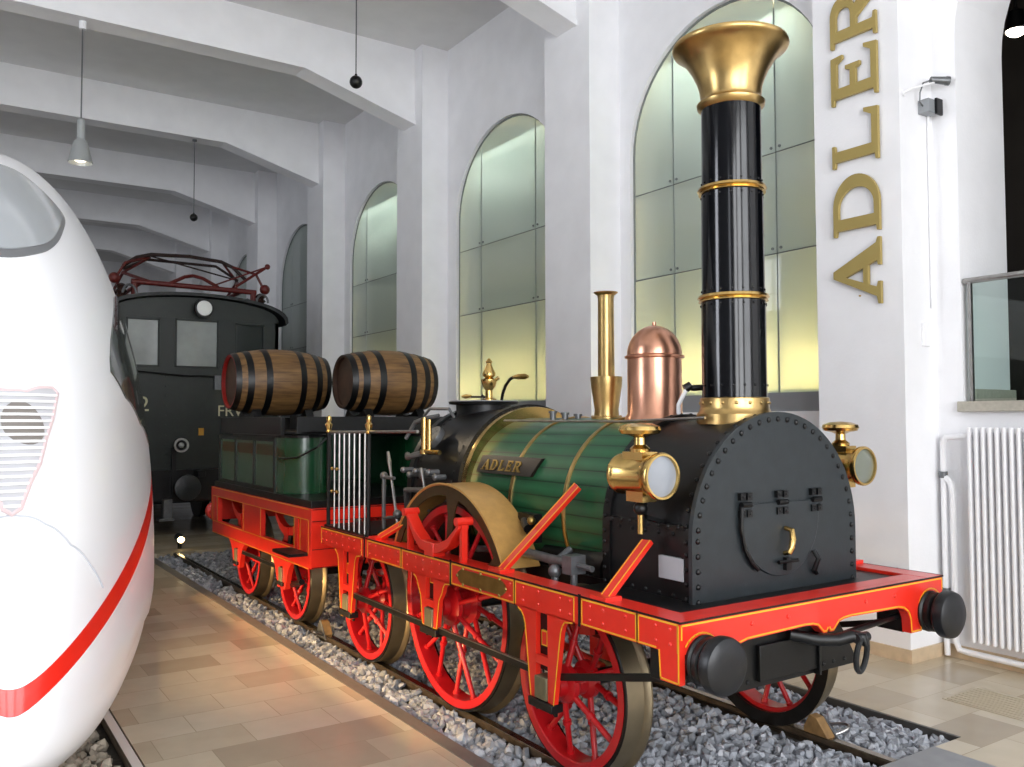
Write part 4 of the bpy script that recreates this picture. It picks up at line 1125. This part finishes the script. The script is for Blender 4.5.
for x in (-.32, .9):
    lp = build('marker_lamp', MB().cyl((x,EY-.30,1.47),(x,EY-.05,1.47),.07,n=20).box(x-.10,x-.03,EY-.12,EY-.05,.6,1.40), BLACK, E_)
    build('lens', MB().lathe([(.115,-.02),(.115,.02),(.085,.03),(.085,-.02)], (x,EY-.32,1.47), (0,1,0), 28, loop=True).ball((x,EY-.31,1.47),.045,12,8), M('marker_ring', '#a9aba8', .35), lp)
    bu = build('buffer', MB().cyl((x+.06,EY-.5,.80),(x+.06,EY,.80),.085,n=20).lathe([(0,-.04),(.12,-.035),(.20,-.015),(.205,0),(.19,.02),(0,.03)], (x+.06,EY-.52,.80), (0,1,0), 32), M('buffer_black', '#23272a', .4, noise=.2), E_)
build('buffer_beam', MB().box(-1.35,1.35,EY-.05,EY+.2,.55,1.06).box(-.06,.06,EY-.35,EY-.05,.95,1.05), BLACK, E_, 0, .01)
build('step', MB().box(-.55,-.42,EY-.20,EY-.02,.30,.60).box(-.62,-.40,EY-.24,EY-.02,.26,.30), GREYIRON, E_, 0)
build('marker_plate', MB().box(.02,.10,EY-.03,EY,1.62,1.74), ORANGE, E_, 0)
build('door_plate', MB().box(.26,.40,EY-.06,EY,2.38,2.62), GREYIRON, E_, 0, .005)
build('handrail', MB().tube([(-.95,EY-.02,2.66),(-.95,EY-.07,2.66),(-.2,EY-.07,2.60),(.25,EY-.07,2.60),(.25,EY-.02,2.60)], .014, 8), BLACK, E_)
build('lettering', text_mb('FRWu', .26, .004, lambda x, y, z: (.32+x, EY-.006-z, 1.94+y)), CREAM, E_, 0)
build('number', text_mb('2', .34, .004, lambda x, y, z: (-.92+x, EY-.006-z, 2.02+y)), CREAM, E_, 0)
build('undercarriage', MB().box(-1.2,1.2,EY+.2,20,.5,1.06), BLACK, E_, 0)
for y in (12.4, 14.0, 17, 18.6):
    for s in (-1, 1): build('wheel', MB().lathe([(.0,.68),(.54,.68),(.56,.70),(.52,.72),(.51,.82),(.44,.83),(.42,.79),(.12,.80),(.10,.85),(0,.85)], (0,y,.51), (s,0,0), 36), BLACK, E_)
PR = M('pantograph_red', '#5e1a14', .45, noise=.2)
pg = MB(); py0, py1 = 11.5, 13.4
for y in (py0, py1): pg.cyl((-1.0,y,4.15),(1.05,y,4.12),.045,n=12)
for x in (-.85, .85): pg.cyl((x,py0,4.14),(x,py1,4.14),.035,n=10)
for x in (-.95, 1.0):
    for y in (py0, py1): pg.cyl((x,y,3.80),(x,y,4.12),.05,n=10)
P = build('pantograph', pg, PR, E_)
for x in (-1.2, 1.2):
    for y in (11.55, 12.3):
        build('insulator', MB().lathe([(.06,3.86),(.10,3.90),(.06,3.94),(.10,3.98),(.06,4.02),(.10,4.06),(.05,4.10),(.0,4.12)], (x*.95,y,0), n=16), M('insulator_brown', '#3a2620', .25), P)
for s in (-1, 1):
    am = MB()
    am.cyl((s*.70,py0,4.16),(s*.98,12.4,4.42),.028,n=10).cyl((s*.98,12.4,4.42),(s*.62,12.0,4.66),.022,n=10)
    am.cyl((s*1.0,py1,4.16),(s*.98,12.4,4.42),.025,n=10)
    am.cyl((s*.62,12.0,4.66),(s*1.08,11.6,4.46),.022,n=10).cyl((s*1.08,11.6,4.46),(s*1.20,11.6,4.24),.022,n=10)
    am.ball((s*1.24,11.6,4.20),.09,12,8).tube([(s*.4,py0,4.16),(s*.15,11.55,4.30),(0,11.6,4.34)],.03,8)
    build('arm', am, PR, P)
build('contact_strip', MB().tube([(-1.06,11.9,4.46),(-.85,11.9,4.62),(-.62,11.9,4.69),(0,11.9,4.72),(.55,11.9,4.68),(.75,11.9,4.60),(.98,11.9,4.40)], .032, 8).tube([(-1.0,12.25,4.46),(-.62,12.25,4.66),(.55,12.25,4.65),(.95,12.25,4.42)], .025, 8).cyl((-.62,11.9,4.66),(.8,12.0,4.40),.014,n=8), M('strip_dark', '#2a1a16', .45), P)
build('lever_arm', MB().cyl((.70,11.5,4.20),(1.22,11.4,4.58),.024,n=8).ball((1.22,11.4,4.58),.05,10,6).cyl((.35,11.5,4.2),(1.22,11.4,4.58),.014,n=8), PR, P)
for x in (-1.05, 1.12):
    lp = [(x+.10*math.cos(a), 11.35, 3.93+.14*math.sin(a)) for a in [PI*i/10 for i in range(11)]]
    build('roof_loop', MB().tube(lp, .02, 8), GREYIRON, E_)

# ------------------------------------------------------------------ white high speed train
IC = dict(yt=-.124, z0=.714, L=6.02, a=1.2, b=.56, c=2.975, d=.676, e=2.151, g=.378, nt=2.0, nb=2.176, B=.103, H=3.925, zm=1.1)
IX, IW = -3.4, 1.475
def isurf(s, th):
    sc_ = min(max(s, 0.), 1.)
    w = IW*(1-(1-sc_)**IC['a'])**IC['b']
    zt = IC['z0']+(IC['H']-IC['z0'])*(1-(1-sc_)**IC['c'])**IC['d']
    zb = IC['z0']-(IC['z0']-IC['B'])*(1-(1-sc_)**IC['e'])**IC['g']
    m = IC['z0']+(IC['zm']-IC['z0'])*sc_
    ct, st_ = math.cos(th), math.sin(th)
    n = IC['nt'] if st_ > 0 else IC['nb']
    X = w*math.copysign(abs(ct)**(2/n), ct)
    h = (zt-m) if st_ > 0 else (m-zb)
    Z = m+h*math.copysign(abs(st_)**(2/n), st_)
    return Vector((IX+X, IC['yt']+IC['L']*s, Z))
def inorm(s, th, e=1e-3):
    a = isurf(s+e, th)-isurf(max(s-e, 1e-4), th); b_ = isurf(s, th+e)-isurf(s, th-e)
    n = a.cross(b_); n.normalize()
    ctr = Vector((IX, IC['yt']+IC['L']*s+.5, 1.2))
    if n.dot(isurf(s, th)-ctr) < 0: n = -n
    return n
I = thing('high_speed_train', 'white rounded train nose with red stripe and grey windscreen at left', 'train', (IX, 4.0, 0))
SS = [0.0002*1.0] + [(i/64)**2.0 for i in range(2, 65)] + [1.15, 1.4, 1.8, 2.1]
NT = 144
mb = MB(); vs = []
for s in SS:
    for k in range(NT):
        th = 2*PI*(k+.5)/NT; p = isurf(s, th)
        if p.z < .80 and s > .015:     # skirt set back below a crease
            p = p - inorm(s, th)*.022*min(1, (.80-p.z)/.02)*min(1, max(0, (s-.02)/.15))
        vs.append(p)
fs = []
for j in range(len(SS)-1):
    for k in range(NT):
        k2 = (k+1) % NT; fs.append((j*NT+k, j*NT+k2, (j+1)*NT+k2, (j+1)*NT+k))
fs += [tuple(range(NT))[::-1], tuple(range((len(SS)-1)*NT, len(SS)*NT))]
mb.add(vs, fs)
build('body', mb, ICEW, I, 60, origin=(0,0,0))
def patch(name, outline, mat, off, thick, parent, grid=.02, smooth=60):
    """curved panel lying on the train body: outline in (s, theta)"""
    k = 6.0
    pts = [Vector((a*k, b_)) for a, b_ in outline]; n0 = len(pts)
    edges = [(i, (i+1) % n0) for i in range(n0)]
    def inside(x, y):
        r = False
        for i in range(n0):
            x0, y0 = pts[i]; x1, y1 = pts[(i+1) % n0]
            if (y0 > y) != (y1 > y) and x < (x1-x0)*(y-y0)/(y1-y0)+x0: r = not r
        return r
    xs = [p.x for p in pts]; ys = [p.y for p in pts]
    gx = min(xs)
    st_ = max((max(xs)-min(xs)), (max(ys)-min(ys)))/26
    allp = list(pts); x = min(xs)+st_/2
    while x < max(xs):
        y = min(ys)+st_/2
        while y < max(ys):
            if inside(x, y) and min((Vector((x, y))-q).length for q in pts) > st_*.45: allp.append(Vector((x, y)))
            y += st_
        x += st_
    v, e, f, _, _, _ = delaunay_2d_cdt(allp, edges, [], 1, 1e-6)
    m = MB(); top = []; bot = []
    for p in v:
        s_, th = p[0]/k, p[1]; n = inorm(s_, th); q = isurf(s_, th)
        top.append(q+n*off); bot.append(q+n*(off-thick))
    N = len(v); F = [tuple(t) for t in f]
    cnt = set()
    for t in F:
        for i in range(len(t)): cnt.add((t[i], t[(i+1) % len(t)]))
    fs = F + [tuple(N+i for i in t[::-1]) for t in F] + [(a, b_, N+b_, N+a) for a, b_ in cnt if (b_, a) not in cnt]
    m.add(top+bot, fs)
    return build(name, m, mat, parent, smooth)
def dense(pl, n=4, closed=True):
    out = []
    for i in range(len(pl) if closed else len(pl)-1):
        a, b_ = pl[i], pl[(i+1) % len(pl)]
        for j in range(n): out.append((a[0]+(b_[0]-a[0])*j/n, a[1]+(b_[1]-a[1])*j/n))
    return out
def smooth_loop(pl, n=5):
    out = []; N = len(pl)
    for i in range(N):
        p0, p1, p2, p3 = (pl[(i+k-1) % N] for k in range(4))
        for j in range(n):
            t = j/n
            out.append(tuple(.5*(2*b_+(c-a)*t+(2*a-5*b_+4*c-d_)*t*t+(3*b_-a-3*c+d_)*t**3) for a, b_, c, d_ in zip(p0, p1, p2, p3)))
    return out
wr = [(.379,1.531),(.374,1.434),(.362,1.341),(.352,1.24),(.347,1.18),(.334,1.152),(.30,1.163),(.257,1.204),(.224,1.285),(.201,1.423)]
wl = [(s, PI-th) for s, th in wr[::-1]]
full = wr + [(.193,1.571)] + wl + [(.381,1.571)]
ws = patch('windscreen_surround', smooth_loop(full), ICEDARK, .006, .02, I)
cen_s, cen_t = .29, 1.571
inner = [(cen_s+(s-cen_s)*.91, cen_t+(t-cen_t)*.93) for s, t in full]
patch('windscreen', smooth_loop(inner), M('windscreen_glass', '#a4a9ad', .10, coat=.4), .012, .02, ws)
sr = [(.40,.77),(.365,.769),(.255,.776),(.225,.765),(.212,.746),(.244,.602),(.317,.445),(.42,.33),(.6,.25),(.75,.25),(.75,.62),(.55,.72)]
SIDEG = M('side_window_dark', '#3f423f', .1, coat=.5)
patch('side_window', dense(sr), SIDEG, .008, .02, I)
patch('side_window', dense([(s, PI-t) for s, t in sr[::-1]]), SIDEG, .008, .02, I)
# louvre with its slats and the round horn opening behind them
lv = [(.094,1.571),(.095,1.434),(.106,1.22),(.106,1.174),(.09,1.20),(.065,1.293),(.046,1.475),(.044,1.571)]
lvf = lv + [(s, PI-t) for s, t in lv[::-1][1:-1]]
LV = patch('louvre', dense(lvf), M('louvre_grey', '#b9b9bd', .5), .016, .03, I)
dc = [(.0795+.0095*math.cos(a), 1.46+.19*math.sin(a)) for a in [2*PI*i/24 for i in range(24)]]
patch('horn_opening', dc, M('horn_dark', '#7a756f', .6), .019, .01, LV)
def lv_right(s):
    for (s0, t0), (s1, t1) in zip(lv[3:], lv[4:]):
        if s1 <= s <= s0: return t0+(t1-t0)*(s0-s)/(s0-s1)
    return 1.3
def s_at(z, th):
    lo, hi = .0005, .4
    for _ in range(40):
        md = (lo+hi)/2
        if isurf(md, th).z < z: lo = md
        else: hi = md
    return lo
for k in range(17):
    z = 1.53 + (1.965-1.53)*k/16
    tr = 1.2
    for _ in range(20): tr = lv_right(s_at(z, tr))+.012
    pts = []
    for i in range(11):
        th = tr + (PI-2*tr)*i/10
        sz = s_at(z, th)
        pts.append(isurf(sz, th)+inorm(sz, th)*.022)
    build('slat', MB().tube(pts, .0065, 6), WHITE, LV)
pts = [isurf(s, t)+inorm(s, t)*.012 for s, t in dense(lvf, 2)]
build('louvre_frame', MB().tube(pts, .009, 6, loop=True), M('louvre_edge', '#d9c4c6', .4), LV)
# hatch seam on the nose
hs = [(.044,1.571),(.044,1.475),(.046,1.166),(.052,.832),(.064,.575),(.075,.40)]
hsf = dense(hs, 5, False) + [hs[-1]]
hsf = [(s, PI-t) for s, t in hsf[::-1]] + hsf[1:]
build('hatch_seam', MB().tube([isurf(s, t)+inorm(s, t)*.003 for s, t in hsf], .004, 5), M('seam_grey', '#c3c6ce', .5), I)
for y in (4.2, 6.7):
    for s in (-1, 1): build('wheel', MB().lathe([(0,.66),(.46,.66),(.48,.68),(.45,.70),(.445,.80),(.2,.80),(.0,.82)], (IX,y,.446), (s,0,0), 32), GREYIRON, I)

# ------------------------------------------------------------------ things on the walls and under the ceiling
w_ = {'A': .53, 'D': .60, 'L': .55, 'E': .55, 'R': .52}
for chh, z0, wd, lab in (('A', 2.79, .50, 'brass letter A, lowest of the vertical name on the white pillar'), ('D', 3.37, .56, 'brass letter D just above the A on the white pillar'),
                     ('L', 3.945, .53, 'brass letter L between D and E on the white pillar'), ('E', 4.475, .53, 'brass letter E between L and R on the white pillar'),
                     ('R', 4.96, .52, 'brass letter R, topmost on the white pillar, cut by the picture edge')):
    m = letter_mb(chh, lambda u, v, t: (XP-.012-t, .345+.425*v, z0+u*wd), 0, .03)
    for a, b_ in ((.15, .5), (.2, .1)): m.cyl((XP, .345+.425*b_, z0+a*wd), (XP-.013, .345+.425*b_, z0+a*wd), .008, n=8)
    o = build('wall_letter', m, M('letter_brass', '#b5a061', .38, .55), None, 0, .002)
    tag(o, lab, 'letter', 'brass letters on the white pillar')

t = thing('security_camera', 'small grey security camera on a thin arm on the white pillar', 'camera', (2.66, .183, 4.46))
build('camera_body', MB().cyl((2.90,.10,4.565),(3.0,.03,4.555),.024,.032,n=16).cyl((3.0,.03,4.555),(3.02,.016,4.553),.036,n=16), GREYIRON, t)
build('arm', MB().tube([(2.645,.183,4.43),(2.69,.13,4.46),(2.93,.08,4.545)], .008, 8).cyl((2.645,.183,4.43),(2.648,.172,4.432),.028,n=14), WHITE, t)
build('cable', MB().tube([(2.90,.10,4.56),(2.83,.12,4.53),(2.80,.13,4.45),(2.81,.14,4.38),(2.86,.14,4.35)], .006, 6), GREYIRON, t)
t = thing('junction_box', 'small dark grey junction box under the security camera with a cable pipe', 'box', (2.92, .183, 4.36))
build('housing', MB().box(2.85,2.99,.09,.183,4.30,4.41), M('box_grey', '#8f9396', .4), t, 0, .006)
build('cover', MB().box(2.93,3.02,.07,.09,4.29,4.42), BLACK, t, 0, .004)
build('cable_pipe', MB().cyl((2.97,.168,2.75),(2.97,.168,4.30),.012,n=10), WHITE, t)
o = build('wall_switch', MB().box(2.83,2.93,.163,.183,2.44,2.62), WHITE, None, 0, .006); tag(o, 'flat white switch plate on the side of the white pillar', 'switch')

t = thing('radiator', 'white column radiator on the wall below the opening at right', 'radiator', (2.93, -1.2, 0))
build('back_panel', MB().box(2.955,2.975,-2.3,-.10,.19,1.76), M('radiator_white', '#e9e9ec', .35), t, 0)
for k in range(42):
    y = -.115-.052*k
    build('column', MB().box(2.905,2.955,y-.027,y,.175,1.80), WHITE, t, 0, .010)
build('bracket', MB().box(2.97,3.05,-.4,-.36,.3,.36).box(2.97,3.05,-1.8,-1.76,.3,.36).box(2.97,3.05,-.4,-.36,1.5,1.56).box(2.97,3.05,-1.8,-1.76,1.5,1.56), WHITE, t, 0)
t = thing('heating_pipe', 'white heating pipes running down the corner beside the radiator', 'pipe', (2.99, .1, 0))
build('riser', MB().tube([(2.99,.12,.02),(2.99,.12,1.5),(2.99,.12,1.68),(2.985,.09,1.72),(2.97,-.02,1.73),(2.96,-.12,1.73)], .022, 10), WHITE, t)
build('branch', MB().tube([(2.99,.12,1.42),(2.985,.06,1.36),(2.985,.045,1.28),(2.985,.045,.14),(2.985,.02,.08),(2.98,-.06,.075),(2.97,-1.0,.07),(2.96,-2.35,.07)], .024, 10), WHITE, t)
build('clip', MB().cyl((2.99,.12,1.40),(2.99,.12,1.45),.032,n=12).cyl((2.99,.12,.5),(2.99,.12,.54),.032,n=12), GREYIRON, t)
g = MB(); g.box(1.98,2.42,-1.0,-.42,.001,.004)
for k in range(9): g.box(2.0+.047*k, 2.022+.047*k, -.98, -.44, .004, .007)
o = build('floor_grate', g, M('grate_beige', '#b7ab93', .4), None, 0); tag(o, 'ribbed beige ventilation grate set in the floor near the radiator', 'grate')

def ball_pendant(x, y, z, ztop, r, label):
    t = thing('ball_pendant', label, 'pendant', (x, y, z), 'black ball pendants')
    build('ball', MB().ball((x,y,z), r, 24, 14).cyl((x,y,z+r*.9),(x,y,z+r*1.25),.015,n=10), BLACK, t)
    build('cord', MB().cyl((x,y,z+r),(x,y,ztop),.008,n=8), GREYIRON, t)
    build('ceiling_rose', MB().cyl((x,y,ztop-.03),(x,y,ztop),.04,n=14), GREYIRON, t)
ball_pendant(.546, 6.0, 5.98, ZC, .078, 'black ball hanging on a cord in the nearer bay, top centre')
ball_pendant(.265, 12.72, 5.60, 7.05, .07, 'small black ball hanging on a cord above the electric engine')
t = thing('pendant_lamp', 'grey bell shaped hall lamp hanging above the white train', 'lamp', (-2.17, 8.6, 5.1))
lx, ly = -2.14, 8.6
build('shade', MB().lathe([(.045,5.76),(.05,5.50),(.075,5.48),(.09,5.45),(.105,5.38),(.125,5.30),(.143,5.22),(.15,5.20),(.143,5.19),(.12,5.29),(.08,5.42),(0,5.46)], (lx,ly,0), n=32), M('lamp_grey', '#a9adad', .35, .3), t)
build('bulb', MB().ball((lx,ly,5.26), .085, sz=.7), M('bulb_lit', '#fff8ea', .3, emit='#fff3de', estr=2.2), t)
build('cord', MB().cyl((lx,ly,5.78),(lx,ly,7.0),.009,n=8), GREYIRON, t)
build('ceiling_rose', MB().cyl((lx,ly,6.95),(lx,ly,7.05),.045,n=14), WHITE, t)
t = thing('floor_spotlight', 'small glowing floor spotlight behind the rear of the tender', 'lamp', (-.62, 9.6, 0))
build('lamp_housing', MB().cyl((-.62,9.6,0),(-.62,9.6,.10),.03,n=12).cyl((-.62,9.52,.14),(-.62,9.68,.16),.06,n=16), BLACK, t)
build('lamp_glass', MB().lathe([(.05,0),(.03,.012),(0,.015)], (-.62,9.52,.14), (0,-1,0), 16), M('spot_lit', '#ffe2a8', .3, emit='#ffdf9c', estr=8), t)

# ------------------------------------------------------------------ light
def area(name, loc, rot, sx, sy, e, col, spread=180):
    l = bpy.data.lights.new(name, 'AREA'); l.shape = 'RECTANGLE'; l.size = sx; l.size_y = sy; l.energy = e; l.color = col; l.spread = R(spread)
    o = bpy.data.objects.new(name, l); COL.objects.link(o); o.location = loc; o.rotation_euler = rot; return o
for a, b_ in FO:
    area('daylight', ((a+b_)/2, YF-.3, 3.8), (R(90), 0, 0), b_-a, 5.6, 300, (.95, .97, 1.0))
for k, (a, b_) in enumerate(LO):
    area('daylight', (XL-.3, (a+b_)/2, 3.85), (R(90), 0, R(-90)), b_-a, 5.1, (60, 260, 75, 75)[k], (.88, .92, 1.0))
def spot(name, loc, to, e, ang, blend, col, r=.08):
    l = bpy.data.lights.new(name, 'SPOT'); l.energy = e; l.spot_size = R(ang); l.spot_blend = blend; l.color = col; l.shadow_soft_size = r
    o = bpy.data.objects.new(name, l); COL.objects.link(o); o.location = loc
    d = Vector(to)-Vector(loc); o.rotation_euler = d.to_track_quat('-Z', 'Y').to_euler(); return o
area('kerb_strip_light', (-1.68, 3.3, .26), (R(90), 0, R(-90)), 5.2, .03, 20, (1., .66, .30), 86)
spot('track_spot', (-2.9, 1.2, 6.2), (-1.1, 2.9, .45), 620, 30, 1., (1., .66, .32), .12)
spot('hall_spot', (lx, ly, 5.12), (-1.5, 4.5, 0), 110, 75, .6, (1., .80, .55))
l = bpy.data.lights.new('room_light', 'POINT'); l.energy = 25; l.color = (1,.92,.82); l.shadow_soft_size = .15
o = bpy.data.objects.new('room_light', l); COL.objects.link(o); o.location = (6.0, .93, 5.8)

w = bpy.data.worlds.new('world'); sc.world = w; w.use_nodes = True
bg = w.node_tree.nodes['Background']; bg.inputs[0].default_value = (.80, .88, 1.0, 1); bg.inputs[1].default_value = .5

# ------------------------------------------------------------------ camera
f_px, cx, cy_, cz, yaw, pit, rol = 869.24, -3.6623, -3.7226, 1.8678, .5879, -.0415, -.0026
d = Vector((math.sin(yaw)*math.cos(pit), math.cos(yaw)*math.cos(pit), -math.sin(pit)))
r_ = Vector((math.cos(yaw), -math.sin(yaw), 0)); u = r_.cross(d)
r2 = r_*math.cos(rol)+u*math.sin(rol); u2 = -r_*math.sin(rol)+u*math.cos(rol)
cam = bpy.data.cameras.new('camera'); co_ = bpy.data.objects.new('camera', cam); COL.objects.link(co_)
cam.sensor_fit = 'HORIZONTAL'; cam.sensor_width = 36; cam.lens = f_px/1024*36; cam.clip_start = .05; cam.clip_end = 200
co_.matrix_world = Matrix(((r2.x,u2.x,-d.x,cx),(r2.y,u2.y,-d.y,cy_),(r2.z,u2.z,-d.z,cz),(0,0,0,1)))
sc.camera = co_
for o in list(bpy.data.objects):
    if '_w' in o: del o['_w']
vs_ = sc.view_settings
sc.display_settings.display_device = 'sRGB'
vs_.view_transform = 'Standard'; vs_.look = 'None'; vs_.gamma = 1; vs_.use_curve_mapping = False; vs_.exposure = 0.55
cyc = sc.cycles
cyc.max_bounces = 8; cyc.diffuse_bounces = 5; cyc.glossy_bounces = 4; cyc.transmission_bounces = 4; cyc.transparent_max_bounces = 6
cyc.sample_clamp_indirect = 6; cyc.caustics_reflective = False; cyc.caustics_refractive = False
